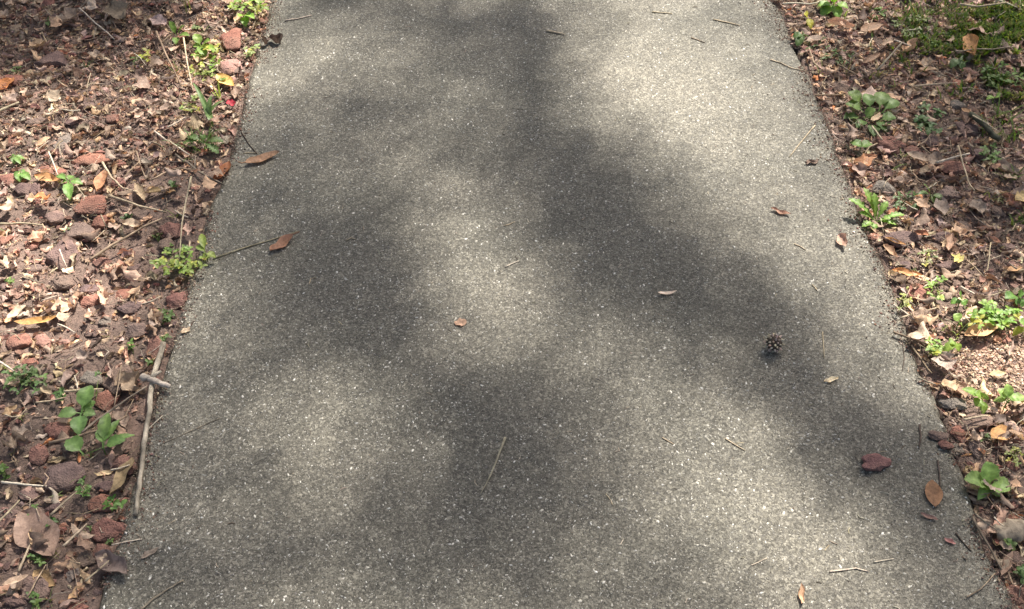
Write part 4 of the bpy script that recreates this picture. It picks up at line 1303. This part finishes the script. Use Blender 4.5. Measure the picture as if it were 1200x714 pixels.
twig([(1068, 405), (1080, 422), (1092, 438)], 3.5, TANW, "brown twig along the path edge beside the white bleached leaf", "twig", z=0.004)
twig([(1076, 443), (1086, 447), (1097, 451)], 3.5, GREYW, "short grey twig poking onto the path from the white leaf", "twig", z=0.006)
twig([(1139, 606), (1150, 626), (1162, 646), (1174, 668)], 5, (0.15, 0.118, 0.09), "dark twig running along the near path edge", "twig", z=0.006)
twig([(1142, 602), (1155, 612), (1168, 622)], 3.5, GREYW, "slim grey twig beneath the fresh green plant", "twig", z=0.010)
twig([(1120, 625), (1130, 637), (1138, 646)], 3, DARKW, "dark rootlet on the path beyond the petal", "twig")
twig([(1165, 606), (1170, 612), (1176, 617)], 2.6, WHITE, "short white straw beside the grey bark piece", "straw", z=0.014)
twig([(1130, 492), (1144, 489), (1158, 487)], 4, STRAW, "pale split straw in front of the grey block stone", "straw", z=0.010)
twig([(1072, 101), (1092, 99), (1122, 97)], 3, STRAW, "long straw lying level behind the mossy stick", "straw", z=0.012)
twig([(955, 112), (972, 111), (994, 111)], 3, TANW, "brown straw pointing at the broad-leaved plant", "straw", z=0.008)
twig([(1022, 148), (1028, 156), (1034, 164)], 3.5, STRAW, "pale split stem in front of the broad-leaved plant", "straw", z=0.010)
twig([(1120, 60), (1150, 58), (1190, 55)], 2.2, STRAW, "fine pale straw lying over the moss patch", "straw", z=0.018)
twig([(1125, 5), (1145, 8), (1180, 3)], 4, STRAW, "bright pale stem at the far side of the moss patch", "straw", z=0.014)
twig([(1126, 336), (1136, 342), (1146, 347)], 4, WHITE, "white splinter beyond the sunlit weed patch", "straw", z=0.012)
twig([(1150, 348), (1164, 346), (1172, 343)], 2, STRAW, "hair-thin straw behind the sunlit weed patch", "straw", z=0.016)
twig([(1161, 285), (1159, 305), (1157, 318)], 2, STRAW, "thin upright-lying stem near the small golden leaf", "straw", z=0.014)
twig([(1134, 306), (1143, 314), (1152, 324)], 3, TANW, "brown forked stem beside the yellow petals", "twig", z=0.014)
twig([(1075, 246), (1068, 243), (1060, 238)], 2, WHITE, "hair-thin white stem behind the rosette weed", "straw", z=0.016)
twig([(1133, 700), (1150, 690), (1166, 672)], 2.5, TANW, "thin tan stem on the near path corner", "twig", z=0.002)
n_tw = 0
while n_tw < 60:
    px, py = bed_point()
    Lp = rnd.uniform(12, 32)
    an = rnd.uniform(0, 6.3)
    a = (px - math.cos(an) * Lp / 2, py - math.sin(an) * Lp * 0.35)
    b = (px + math.cos(an) * Lp / 2, py + math.sin(an) * Lp * 0.35)
    if not (in_bed(*a, 2) and in_bed(*b, 2)):
        continue
    nm, c = rnd.choice([("straw", STRAW), ("straw", WHITE), ("twig", TANW), ("twig", GREYW), ("twig", TANW)])
    twig([a, (px + rnd.uniform(-2, 2), py + rnd.uniform(-2, 2)), b], rnd.uniform(1.6, 3.2), c, None, nm, z=rnd.uniform(0.006, 0.014))
    n_tw += 1


# bark piece
def bark(px, py, w, h, label):
    sc = mpp(px, py)
    L, W = w * sc, h * sc / math.sin(elev(px, py))
    nu, nv = 12, 7
    U, V = np.meshgrid(np.linspace(-0.5, 0.5, nu), np.linspace(-0.5, 0.5, nv), indexing='ij')
    w_ = W * (0.85 + 0.15 * np.sin(U * 13 + 1)) * np.clip(1.25 - (2 * np.abs(U)) ** 4, 0.2, 1)
    top = np.stack([U * L, V * w_, 0.012 * np.cos(V * 2.6) + 0.002 * np.sin(V * 37) + 0.0015 * np.sin(U * 40)], -1).reshape(-1, 3)
    bot = top - np.array((0, 0, 0.006))
    q = grid_quads(nu, nv)
    rim = list(range(nv)) + [i * nv + nv - 1 for i in range(1, nu)] + [(nu - 1) * nv + k for k in range(nv - 2, -1, -1)] + [i * nv for i in range(nu - 2, 0, -1)]
    m = nu * nv
    sq = [(rim[i], rim[(i + 1) % len(rim)], rim[(i + 1) % len(rim)] + m, rim[i] + m) for i in range(len(rim))]
    s = Soup()
    s.add(np.vstack([top, bot]), quads=np.vstack([q, q[:, ::-1] + m, np.array(sq)]), col=np.clip(rng.normal(1, 0.12, (m * 2, 1)), 0.6, 1.4) * np.array((0.30, 0.25, 0.19)))
    p = P(px, py)
    o = link("bark_piece", s.mesh("bark_piece", M_WOOD), loc=(p[0], p[1], surf(p[0], p[1]) + 0.012))
    o.rotation_euler = (0.1, -0.12, 0.25)
    tag(o, claim(label), "bark")


bark(1186, 622, 42, 24, "grey weathered bark piece beside the near path edge")


# ---------------------------------------------------------------- spiky seed ball on the path
def gumball(px, py):
    r = 12.0 * mpp(px, py)
    p = P(px, py + 4)
    root = bpy.data.objects.new("seed_ball", None)
    root.location = (p[0], p[1], 0)
    COL.objects.link(root)
    tag(root, claim("dark round spiky seed ball lying on the shaded concrete"), "seed ball")
    import bmesh
    bm = bmesh.new()
    bmesh.ops.create_icosphere(bm, subdivisions=3, radius=r * 0.80)
    v = np.array([x.co[:] for x in bm.verts])
    f = np.array([[w.index for w in x.verts] for x in bm.faces])
    bm.free()
    s = Soup()
    s.add(v + np.array((0, 0, r)), tris=f, col=(0.085, 0.066, 0.05))
    link("core", s.mesh("core", M_WOOD), root)
    s = Soup()
    n = 58
    for i in range(n):
        z = 1 - 2 * (i + 0.5) / n
        a = i * 2.39996 + rnd.uniform(-0.15, 0.15)
        d = np.array((math.sqrt(1 - z * z) * math.cos(a), math.sqrt(1 - z * z) * math.sin(a), z))
        t = np.cross(d, (0.3, 0.5, 0.8))
        t /= np.linalg.norm(t)
        st = d * r * 0.74
        en = d * r * rnd.uniform(0.98, 1.1) + t * r * rnd.uniform(-0.08, 0.08)
        if en[2] < -r * 0.98:
            en[2] = -r * 0.98
        tube_into(s, [st + (0, 0, r), (st + en) / 2 + (0, 0, r), en + (0, 0, r)], [r * 0.13, r * 0.09, r * 0.03], 5, vary((0.56, 0.46, 0.36), 0.3))
    sp = link("spikes", s.mesh("spikes", M_WOOD, smooth=False), root)
    sp["kind"] = "stuff"


gumball(905, 406)


# ---------------------------------------------------------------- green plants
G_BRIGHT, G_MID, G_DARK, G_YEL, G_BLUE = (0.19, 0.30, 0.055), (0.10, 0.185, 0.045), (0.055, 0.105, 0.035), (0.34, 0.36, 0.075), (0.085, 0.15, 0.065)


def blade(s, B, T, width, col, arch=0.25, petiole=0.15, shape="ovate", nu=12, nv=5, fold=0.25, droop=0.0):
    """One green leaf from its foot B to its tip T."""
    B, T = np.asarray(B, float), np.asarray(T, float)
    d = T - B
    L = np.linalg.norm(d)
    Mid = (B + T) / 2 + np.array((0, 0, arch * L))
    side = np.cross(d / (L + 1e-9), (0, 0, 1.0))
    side /= (np.linalg.norm(side) + 1e-9)
    us = np.linspace(0, 1, nu)
    vs = np.linspace(-1, 1, nv)
    V, C = [], []
    for u in us:
        c = (1 - u) ** 2 * B + 2 * u * (1 - u) * Mid + u * u * T
        tan = 2 * (1 - u) * (Mid - B) + 2 * u * (T - Mid)
        tan /= (np.linalg.norm(tan) + 1e-9)
        up = np.cross(side, tan)
        x = max(0.0, (u - petiole) / (1 - petiole))
        if shape == "ovate":
            w = math.sin(math.pi * min(1, x) ** 0.8) ** 0.75
        elif shape == "round":
            w = math.sqrt(max(0, 1 - (2 * x - 1) ** 2))
        elif shape == "grass":
            w = (1 - u) ** 0.6 * 1.0
        elif shape == "toothed":
            w = math.sin(math.pi * min(1, x) ** 1.4) ** 0.8 * (1.0 if int(u * nu + 0.5) % 2 else 0.58)
        else:
            w = 1
        w = max(w * width / 2 * (1 + (0.07 * math.sin(u * 61 + width * 9000) if shape == "ovate" else 0)), width * 0.045)
        for v in vs:
            V.append(c + side * v * w + up * (abs(v) * fold * w + 0.06 * w * math.sin(u * 16 + v * 3)))
            k = (1.12 - 0.2 * abs(v)) * (1 + 0.13 * math.sin(u * 34 - abs(v) * 7)) if abs(v) > 0.1 else 1.32
            C.append([max(0, q * k) for q in col])
    s.add(np.array(V), quads=grid_quads(nu, nv), col=np.array(C))


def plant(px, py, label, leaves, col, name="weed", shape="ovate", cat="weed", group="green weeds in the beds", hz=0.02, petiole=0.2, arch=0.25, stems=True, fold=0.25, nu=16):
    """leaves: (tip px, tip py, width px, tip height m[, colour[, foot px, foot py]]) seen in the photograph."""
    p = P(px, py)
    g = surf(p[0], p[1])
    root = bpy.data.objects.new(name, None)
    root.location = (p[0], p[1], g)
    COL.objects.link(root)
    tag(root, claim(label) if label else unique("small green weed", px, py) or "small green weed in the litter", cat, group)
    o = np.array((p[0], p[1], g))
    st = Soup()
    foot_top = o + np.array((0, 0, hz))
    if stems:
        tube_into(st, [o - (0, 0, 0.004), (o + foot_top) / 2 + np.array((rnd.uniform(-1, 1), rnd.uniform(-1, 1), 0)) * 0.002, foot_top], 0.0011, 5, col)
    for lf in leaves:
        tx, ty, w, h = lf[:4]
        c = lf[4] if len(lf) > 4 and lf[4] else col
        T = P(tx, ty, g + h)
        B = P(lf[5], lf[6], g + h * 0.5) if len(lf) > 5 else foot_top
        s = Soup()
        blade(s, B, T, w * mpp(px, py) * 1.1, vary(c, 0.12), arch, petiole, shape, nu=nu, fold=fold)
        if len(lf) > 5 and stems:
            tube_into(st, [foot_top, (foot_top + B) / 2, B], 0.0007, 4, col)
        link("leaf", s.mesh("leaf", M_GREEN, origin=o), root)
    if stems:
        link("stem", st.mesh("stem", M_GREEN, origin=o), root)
    return root


def radial(px, py, n, r, w, h, squash=0.62, a0=None, col=None):
    a0 = rnd.uniform(0, 6.3) if a0 is None else a0
    out = []
    for i in range(n):
        a = a0 + i * 2 * math.pi / n + rnd.gauss(0, 0.2)
        rr = r * rnd.uniform(0.75, 1.15)
        out.append((px + math.cos(a) * rr, py - h * 350 * 0.8 + math.sin(a) * rr * squash, w * rnd.uniform(0.8, 1.2), h * rnd.uniform(0.6, 1.2), col))
    return out


def clover(px, py, label, n, rx, ry, lw, col, h=0.02, name="clover_tuft", cat="clover", yellow=0.0, group="green weeds in the beds"):
    p = P(px, py)
    g = surf(p[0], p[1])
    root = bpy.data.objects.new(name, None)
    root.location = (p[0], p[1], g)
    COL.objects.link(root)
    tag(root, claim(label) if label else unique("small rounded-leaf weed", px, py) or "small rounded-leaf weed in the litter", cat, group)
    o = np.array((p[0], p[1], g))
    m = mpp(px, py)
    if n > 6:
        n, lw = int(n * 1.5), lw * 0.74
    for i in range(n):
        a, q = rnd.uniform(0, 6.3), math.sqrt(rnd.random())
        c = P(px + math.cos(a) * q * rx * 1.1, py + math.sin(a) * q * ry * 1.1, g + h * rnd.uniform(0.2, 1.3))
        cc = vary(G_YEL if rnd.random() < yellow else col, 0.2)
        s = Soup()
        tube_into(s, [o + np.array((rnd.uniform(-1, 1), rnd.uniform(-1, 1), 0)) * 0.003, (o + c) / 2 + np.array((0, 0, 0.004)), c], 0.0006, 4, cc)
        a1 = rnd.uniform(0, 6.3)
        for j in range(3):
            aa = a1 + j * 2.1
            k_ = rnd.uniform(0.65, 1.25)
            T = c + np.array((math.cos(aa), math.sin(aa), rnd.uniform(-0.45, 0.6))) * lw * m * k_
            blade(s, c, T, lw * m * k_ * rnd.uniform(0.55, 0.9), vary(cc, 0.12), 0.12, 0.04, rnd.choice(("round", "ovate", "ovate")), 7, 3, 0.3)
        link("leaf", s.mesh("leaf", M_GREEN, origin=o), root)
    return root


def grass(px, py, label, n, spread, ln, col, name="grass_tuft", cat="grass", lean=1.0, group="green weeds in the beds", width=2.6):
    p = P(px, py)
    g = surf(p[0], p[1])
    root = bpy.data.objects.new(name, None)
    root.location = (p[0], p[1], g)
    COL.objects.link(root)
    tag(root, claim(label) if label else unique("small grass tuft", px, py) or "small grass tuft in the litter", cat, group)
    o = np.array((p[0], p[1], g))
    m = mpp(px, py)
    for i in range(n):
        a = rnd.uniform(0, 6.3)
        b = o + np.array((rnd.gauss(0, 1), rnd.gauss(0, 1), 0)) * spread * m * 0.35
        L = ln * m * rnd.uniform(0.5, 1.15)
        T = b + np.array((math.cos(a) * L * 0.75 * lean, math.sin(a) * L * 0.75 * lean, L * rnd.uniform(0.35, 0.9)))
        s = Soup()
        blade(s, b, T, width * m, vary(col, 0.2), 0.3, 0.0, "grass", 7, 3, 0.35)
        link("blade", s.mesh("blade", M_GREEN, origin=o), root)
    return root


# left bed
plant(95, 484, "four-leaved seedling with large ovate leaves beside the brown slab stone", [(107, 452, 19, 0.035), (68, 488, 16, 0.025), (93, 510, 18, 0.02), (112, 486, 12, 0.02), (111, 470, 15, 0.018)], (0.15, 0.255, 0.085), "seedling", cat="seedling")
plant(122, 528, "leafy green seedling with toothed leaves below the curving brown twig", [(122, 500, 15, 0.03), (147, 516, 16, 0.03), (79, 514, 20, 0.025, None, 98, 533), (127, 484, 14, 0.035), (140, 492, 10, 0.03), (158, 510, 9, 0.025)], (0.155, 0.26, 0.08), "seedling", cat="seedling")
clover(28, 444, "crinkled clover tuft at the outer edge of the bed", 18, 22, 17, 8, (0.115, 0.18, 0.07))
clover(68, 463, "single small clover sprig beside the cream cupped leaf", 4, 6, 5, 7, (0.11, 0.19, 0.06))
clover(212, 306, "yellow-green weed spilling from soil onto the path edge", 24, 30, 15, 8, (0.20, 0.28, 0.07), 0.03, "weed", "weed", 0.25)
plant(243, 306, "long yellow-green leaf trailing onto the concrete from the weed", [(253, 302, 9, 0.012), (231, 288, 9, 0.02), (236, 274, 8, 0.03)], (0.22, 0.29, 0.07), "weed")
plant(20, 192, "little bright seedling at the outer edge, farther of two", radial(20, 192, 5, 9, 7, 0.015), (0.17, 0.28, 0.08), "seedling", cat="seedling")
plant(27, 212, "little bright seedling at the outer edge, nearer of two", radial(27, 212, 5, 10, 8, 0.015), (0.17, 0.29, 0.08), "seedling", cat="seedling")
plant(83, 222, "bright little seedling with four pointed leaves beside the orange leaf", [(72, 215, 9, 0.012), (97, 216, 10, 0.015), (82, 234, 11, 0.012), (86, 206, 9, 0.02), (66, 206, 8, 0.015)], (0.17, 0.30, 0.08), "seedling", cat="seedling")
clover(98, 572, "small mint-like sprig in front of the big dark purple stone", 7, 7, 9, 6, (0.12, 0.21, 0.06), 0.025, "seedling", "seedling")
clover(133, 592, "small round-leaved sprig on the red stone beside the path", 6, 9, 8, 7, (0.12, 0.22, 0.06), 0.02, "seedling", "seedling")
clover(40, 598, "tiny two-leaf sprig in front of the big dark purple stone", 3, 3, 6, 6, (0.11, 0.20, 0.06), 0.015, "seedling", "seedling")
clover(42, 655, "small round-leaved sprig below the large grey leaf", 7, 10, 6, 6, (0.14, 0.22, 0.07), 0.02, "seedling", "seedling")
clover(63, 612, "tiny dark sprig at the shoulder of the large grey leaf", 3, 4, 6, 6, (0.085, 0.16, 0.05), 0.02, "seedling", "seedling")
clover(6, 553, "green sprig at the outer edge beside the whitish straw", 5, 8, 9, 8, (0.12, 0.20, 0.06), 0.02, "seedling", "seedling")
clover(44, 708, "tiny sprig on the brown stone at the near edge", 4, 7, 4, 6, (0.13, 0.20, 0.06), 0.015, "seedling", "seedling")
clover(104, 622, "low sprig between the pale stick and the brick-red stone", 4, 10, 4, 4, (0.10, 0.16, 0.05), 0.012, "seedling", "seedling")
clover(153, 404, "tiny sprig above the brown slab stone", 3, 4, 4, 6, (0.13, 0.24, 0.07), 0.012, "seedling", "seedling")
grass(122, 440, "tiny grass shoot on the brown slab stone", 3, 3, 12, G_MID)
clover(200, 367, "dim low weed in the edge crack below the flat red stone", 5, 12, 4, 5, (0.10, 0.15, 0.05), 0.01, "weed", "weed")
clover(194, 397, "tiny sprig at the upper end of the long stick", 3, 4, 4, 5, (0.12, 0.2, 0.06), 0.01, "seedling", "seedling")
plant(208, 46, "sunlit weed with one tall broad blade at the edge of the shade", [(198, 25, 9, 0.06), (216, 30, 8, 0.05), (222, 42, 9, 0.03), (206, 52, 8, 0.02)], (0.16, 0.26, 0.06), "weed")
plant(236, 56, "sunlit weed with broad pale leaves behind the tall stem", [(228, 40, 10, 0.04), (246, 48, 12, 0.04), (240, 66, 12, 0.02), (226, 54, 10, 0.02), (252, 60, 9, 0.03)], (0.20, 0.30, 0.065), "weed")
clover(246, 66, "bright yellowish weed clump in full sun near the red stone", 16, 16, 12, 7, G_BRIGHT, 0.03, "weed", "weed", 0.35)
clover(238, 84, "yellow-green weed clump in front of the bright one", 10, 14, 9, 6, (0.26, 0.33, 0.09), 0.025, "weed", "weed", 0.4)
grass(254, 112, "tall upright pale grass stem in full sun", 5, 5, 42, (0.30, 0.36, 0.12), lean=0.25, width=3)
plant(246, 140, "blue-green strap-leaved weed beyond the crimson petal", [(226, 97, 7, 0.06), (248, 112, 8, 0.05), (262, 118, 7, 0.04), (236, 118, 7, 0.03), (250, 150, 8, 0.01)], (0.16, 0.24, 0.10), "weed", "grass", fold=0.4, petiole=0)
clover(226, 122, "yellow-green small weed among sunlit litter", 8, 16, 9, 5, (0.24, 0.29, 0.09), 0.02, "weed", "weed", 0.4)
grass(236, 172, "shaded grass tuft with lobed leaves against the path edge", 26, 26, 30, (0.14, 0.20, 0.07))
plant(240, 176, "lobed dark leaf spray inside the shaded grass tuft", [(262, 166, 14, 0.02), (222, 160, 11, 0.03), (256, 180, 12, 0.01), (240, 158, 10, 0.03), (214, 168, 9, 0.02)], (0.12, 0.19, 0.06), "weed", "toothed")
clover(290, 6, "bright weed at the far edge of the path in full sun", 16, 22, 8, 8, G_BRIGHT, 0.03, "weed", "weed", 0.2)
plant(288, 26, "bright sprig standing between the sunlit red stones", [(280, 20, 9, 0.03), (298, 22, 9, 0.03), (288, 32, 9, 0.01), (294, 16, 8, 0.03)], (0.20, 0.34, 0.055), "seedling", cat="seedling")
clover(294, 56, "pale weed at the path edge in front of the sunlit red stone", 8, 8, 12, 6, (0.25, 0.31, 0.13), 0.02, "weed", "weed", 0.3)
clover(172, 64, "small yellow-flowered sprig in the litter", 5, 6, 7, 5, G_YEL, 0.02, "seedling", "seedling", 0.7)
grass(222, 14, "thin upright grass stems at the margin of the deep shade", 5, 10, 46, (0.15, 0.17, 0.07), lean=0.2, width=1.6)
clover(205, 216, "tiny shaded sprig behind the boat-shaped leaf", 3, 6, 3, 5, (0.08, 0.14, 0.045), 0.01, "seedling", "seedling")
# right bed
plant(975, 14, "bright green broad-leaved plant at the far end of the path", [(966, -6, 12, 0.05), (985, -4, 13, 0.05), (958, 8, 11, 0.02), (994, 10, 12, 0.02), (976, -12, 12, 0.05), (982, 22, 13, 0.005), (962, 20, 14, 0.005)], (0.20, 0.34, 0.065), "weed")
plant(945, 30, "single yellow leaf seedling near the far path corner", [(942, 16, 13, 0.03), (950, 34, 8, 0.01)], (0.42, 0.40, 0.05), "seedling", cat="seedling")
plant(940, 48, "dark round-leaved sprig overhanging the far path edge", [(930, 44, 11, 0.015), (944, 42, 12, 0.015), (934, 54, 9, 0.008)], (0.10, 0.175, 0.05), "seedling", "round", "seedling")
clover(958, 52, "low dim weed behind the far path corner", 7, 14, 8, 5, (0.10, 0.15, 0.05), 0.015, "weed", "weed")
clover(985, 66, "low dark weed in front of the brown oval leaf", 10, 18, 7, 5, (0.11, 0.175, 0.06), 0.015, "weed", "weed")
plant(1020, 138, "broad-leaved green plant with overlapping rounded leaves in the shade",
      [(994, 108, 18, 0.04, None, 1010, 124), (991, 122, 17, 0.03, None, 1012, 132), (1014, 110, 14, 0.035, None, 1020, 130), (1034, 108, 17, 0.03, None, 1030, 130), (1052, 118, 18, 0.025, None, 1034, 132), (1050, 138, 16, 0.015, None, 1030, 142), (1040, 156, 15, 0.006, None, 1028, 142), (989, 139, 15, 0.012, None, 1008, 138), (1004, 150, 12, 0.006, None, 1014, 142), (1026, 128, 13, 0.045, None, 1012, 140), (1024, 160, 13, 0.004, None, 1022, 146)],
      (0.145, 0.235, 0.07), "weed", hz=0.015)
plant(1008, 176, "two-leaf seedling with round leaves in front of the broad-leaved plant", [(996, 167, 13, 0.02), (1023, 170, 13, 0.02)], (0.135, 0.235, 0.06), "seedling", "ovate", "seedling", petiole=0.05)
clover(1090, 140, "dark bushy weed behind the purple stone", 14, 17, 17, 9, (0.10, 0.175, 0.065), 0.03, "weed", "weed")
plant(1026, 262, "toothed rosette weed in sunlight overhanging the path edge",
      [(994, 233, 12, 0.035), (1012, 220, 10, 0.05), (1006, 249, 10, 0.02), (1040, 236, 10, 0.035), (1044, 256, 10, 0.02), (1060, 252, 10, 0.02), (1010, 266, 10, 0.008), (1052, 264, 9, 0.01), (1023, 270, 9, 0.005), (1024, 226, 9, 0.05)],
      (0.20, 0.33, 0.07), "weed", "toothed", nu=15, hz=0.006, petiole=0.1, fold=0.3)
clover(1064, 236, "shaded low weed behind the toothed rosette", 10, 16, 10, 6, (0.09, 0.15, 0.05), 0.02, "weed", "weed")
plant(1088, 236, "dark strap-leaved weed behind the rosette", [(1106, 234, 8, 0.02), (1076, 228, 7, 0.03), (1082, 216, 5, 0.05), (1098, 242, 8, 0.01)], (0.13, 0.20, 0.075), "weed")
clover(1088, 296, "pale spindly weed beside the yellow petals", 7, 8, 16, 5, (0.20, 0.23, 0.10), 0.03, "weed", "weed", 0.2)
clover(1096, 338, "bright sprig between the red stone and the weed patch", 10, 12, 14, 6, (0.20, 0.31, 0.07), 0.025, "weed", "weed", 0.15)
plant(1122, 362, "glossy single broad leaf sprig beside the sunlit weed patch", [(1124, 344, 14, 0.035), (1132, 358, 11, 0.015), (1114, 356, 9, 0.015)], (0.13, 0.25, 0.05), "seedling", cat="seedling")
clover(1058, 352, "straggly yellow-green weed at the sunlit path edge", 9, 8, 14, 5, (0.27, 0.29, 0.10), 0.02, "weed", "weed", 0.5)
clover(1165, 370, "sunlit weed patch of bright leaves near the outer edge", 26, 28, 15, 9, (0.18, 0.30, 0.055), 0.035, "weed", "weed", 0.15)
plant(1190, 352, "broad dark-green leaf sprig behind the sunlit weed patch", [(1178, 350, 14, 0.03), (1200, 344, 13, 0.03), (1196, 362, 12, 0.01)], (0.11, 0.22, 0.045), "seedling", cat="seedling")
plant(1121, 388, "pale green upright leaf behind the big orange-tan leaf", [(1118, 368, 13, 0.03), (1128, 384, 8, 0.01)], (0.24, 0.36, 0.10), "seedling", cat="seedling")
plant(1198, 392, "light green leaf sprig at the outer edge beyond the red stone", [(1194, 376, 12, 0.03), (1206, 384, 12, 0.02), (1186, 394, 9, 0.005, G_YEL)], (0.20, 0.33, 0.09), "seedling", cat="seedling")
clover(1096, 406, "small glossy seedling cluster at the sunlit path edge", 10, 13, 9, 8, (0.22, 0.34, 0.08), 0.02, "seedling", "seedling", 0.1)
plant(1116, 410, "small two-leaved bright seedling beside the glossy cluster", [(1112, 402, 10, 0.02), (1106, 413, 10, 0.01), (1124, 412, 9, 0.01)], (0.24, 0.37, 0.07), "seedling", cat="seedling")
plant(1148, 476, "pale green seedling beside the grey block stone", [(1127, 456, 11, 0.03), (1142, 460, 12, 0.03), (1143, 476, 13, 0.015), (1156, 462, 11, 0.03), (1152, 486, 9, 0.005)], (0.25, 0.38, 0.09), "seedling", cat="seedling")
plant(1176, 482, "pale green tall seedling with a whitish stem on sunlit soil", [(1170, 456, 13, 0.04), (1192, 464, 13, 0.035), (1180, 450, 11, 0.05), (1202, 466, 12, 0.03), (1164, 470, 10, 0.02)], (0.25, 0.37, 0.11), "seedling", cat="seedling", hz=0.03)
plant(1158, 572, "fresh green four-leaf plant overhanging the path near the bark", [(1130, 562, 22, 0.025), (1156, 541, 22, 0.04), (1184, 574, 24, 0.02), (1146, 586, 11, 0.008), (1172, 582, 18, 0.008), (1150, 566, 12, 0.025)], (0.28, 0.42, 0.14), "seedling", cat="seedling", hz=0.012, petiole=0.12)
clover(1178, 640, "small pale sprig in front of the grey bark piece", 6, 9, 9, 7, (0.15, 0.23, 0.08), 0.02, "seedling", "seedling")
clover(1200, 668, "dark sprig at the outer near edge", 6, 10, 12, 9, (0.09, 0.16, 0.05), 0.02, "seedling", "seedling")
clover(1188, 536, "yellowish sprig behind the fresh green plant", 8, 10, 10, 5, (0.24, 0.28, 0.10), 0.02, "seedling", "seedling", 0.4)
plant(1164, 120, "single bright lobed leaf in the shaded grass", [(1172, 113, 14, 0.025), (1156, 117, 7, 0.02)], (0.20, 0.33, 0.06), "seedling", cat="seedling")
plant(1122, 76, "dim broad leaf sprig in front of the upright orange leaf", [(1128, 70, 12, 0.02), (1114, 80, 10, 0.01), (1128, 84, 8, 0.005)], (0.085, 0.14, 0.05), "seedling", cat="seedling")
clover(1160, 184, "dark green leafy sprig on the brown stone", 9, 10, 12, 7, (0.12, 0.20, 0.06), 0.03, "weed", "weed")
for px, py, n, sp, ln, lab in [(1075, 25, 18, 26, 20, "olive grass tuft between litter and the moss patch"), (1098, 36, 16, 22, 18, "olive grass tuft nearer the upright orange leaf"),
                               (1180, 140, 22, 26, 26, "dim grass tuft behind the dark mossy stick"), (1190, 165, 18, 22, 24, "dim grass tuft at the outer edge beside the mossy stick"),
                               (1186, 212, 14, 16, 20, "small grass tuft beside the long grey curled leaf"), (1192, 262, 16, 16, 22, "small grass tuft below the yellowish leaf"),
                               (1160, 160, 12, 16, 22, "grass tuft at the foot of the dark mossy stick"), (1085, 52, 12, 20, 16, "low olive grass tuft by the grey stick")]:
    grass(px, py, lab, n, sp, ln, (0.15, 0.21, 0.06) if py > 100 else (0.19, 0.23, 0.08), width=2.2)
clover(1105, 46, "low clover mat in front of the olive grass", 14, 26, 8, 6, (0.15, 0.22, 0.07), 0.015, "clover_tuft", "clover")
clover(1172, 90, "broader clover sprigs at the foot of the moss patch", 16, 22, 14, 8, (0.12, 0.20, 0.045), 0.025, "clover_tuft", "clover")
clover(1070, 30, "dim leafy weed spread under the olive grass", 14, 26, 12, 5, (0.17, 0.22, 0.08), 0.02, "weed", "weed")
for i in range(20):
    px, py = bed_point()
    clover(px, py, None, rnd.randint(3, 5), 6, 4, rnd.uniform(4, 6), vary((0.12, 0.19, 0.06), 0.25), 0.012, "seedling", "seedling")


for i in range(44):
    while True:
        px, py = bed_point()
        if px > 600 or rnd.random() < 0.3:
            break
    g_ = grass(px, py, unique("wispy thin grass shoot", px, py) or "wispy thin grass shoot among the litter of the beds", rnd.randint(3, 6), rnd.uniform(3, 9), rnd.uniform(12, 24),
               vary(rnd.choice([(0.17, 0.23, 0.08), (0.22, 0.25, 0.10), (0.30, 0.27, 0.14)]), 0.15), width=1.6)


def moss():
    s = Soup()
    n = 0
    while n < 6600:
        wide = rnd.random() < 0.15
        px, py = (rnd.gauss(1110, 40), rnd.gauss(38, 24)) if wide else (rnd.gauss(1182, 34), rnd.gauss(55, 36))
        if py < -60 or py > 125 or px < (1010 if wide else 1100) or (not wide and px < 1140 and rnd.random() < 0.6):
            continue
        p = P(px, py)
        if vnoise(p[0], p[1], 16) * 0.6 + vnoise(p[0], p[1], 45) * 0.4 < 0.45:
            continue
        z = gz(p[0], p[1]) + 0.004
        a = rnd.uniform(0, 6.3)
        L = rnd.uniform(0.010, 0.026)
        B = np.array((p[0], p[1], z))
        T = B + np.array((math.cos(a) * L * 0.7, math.sin(a) * L * 0.7, L * rnd.uniform(0.4, 1.0)))
        blade(s, B, T, rnd.uniform(0.003, 0.006), vary(rnd.choice([(0.10, 0.16, 0.026), (0.17, 0.23, 0.035), (0.06, 0.11, 0.02), (0.2, 0.18, 0.07)]), 0.25), 0.2, 0, "ovate", 4, 3, 0.2)
        n += 1
    tag(link("moss", s.mesh("moss", M_GREEN)), "dense dark green moss and fine grass at the far outer corner", "moss", kind="stuff")


moss()
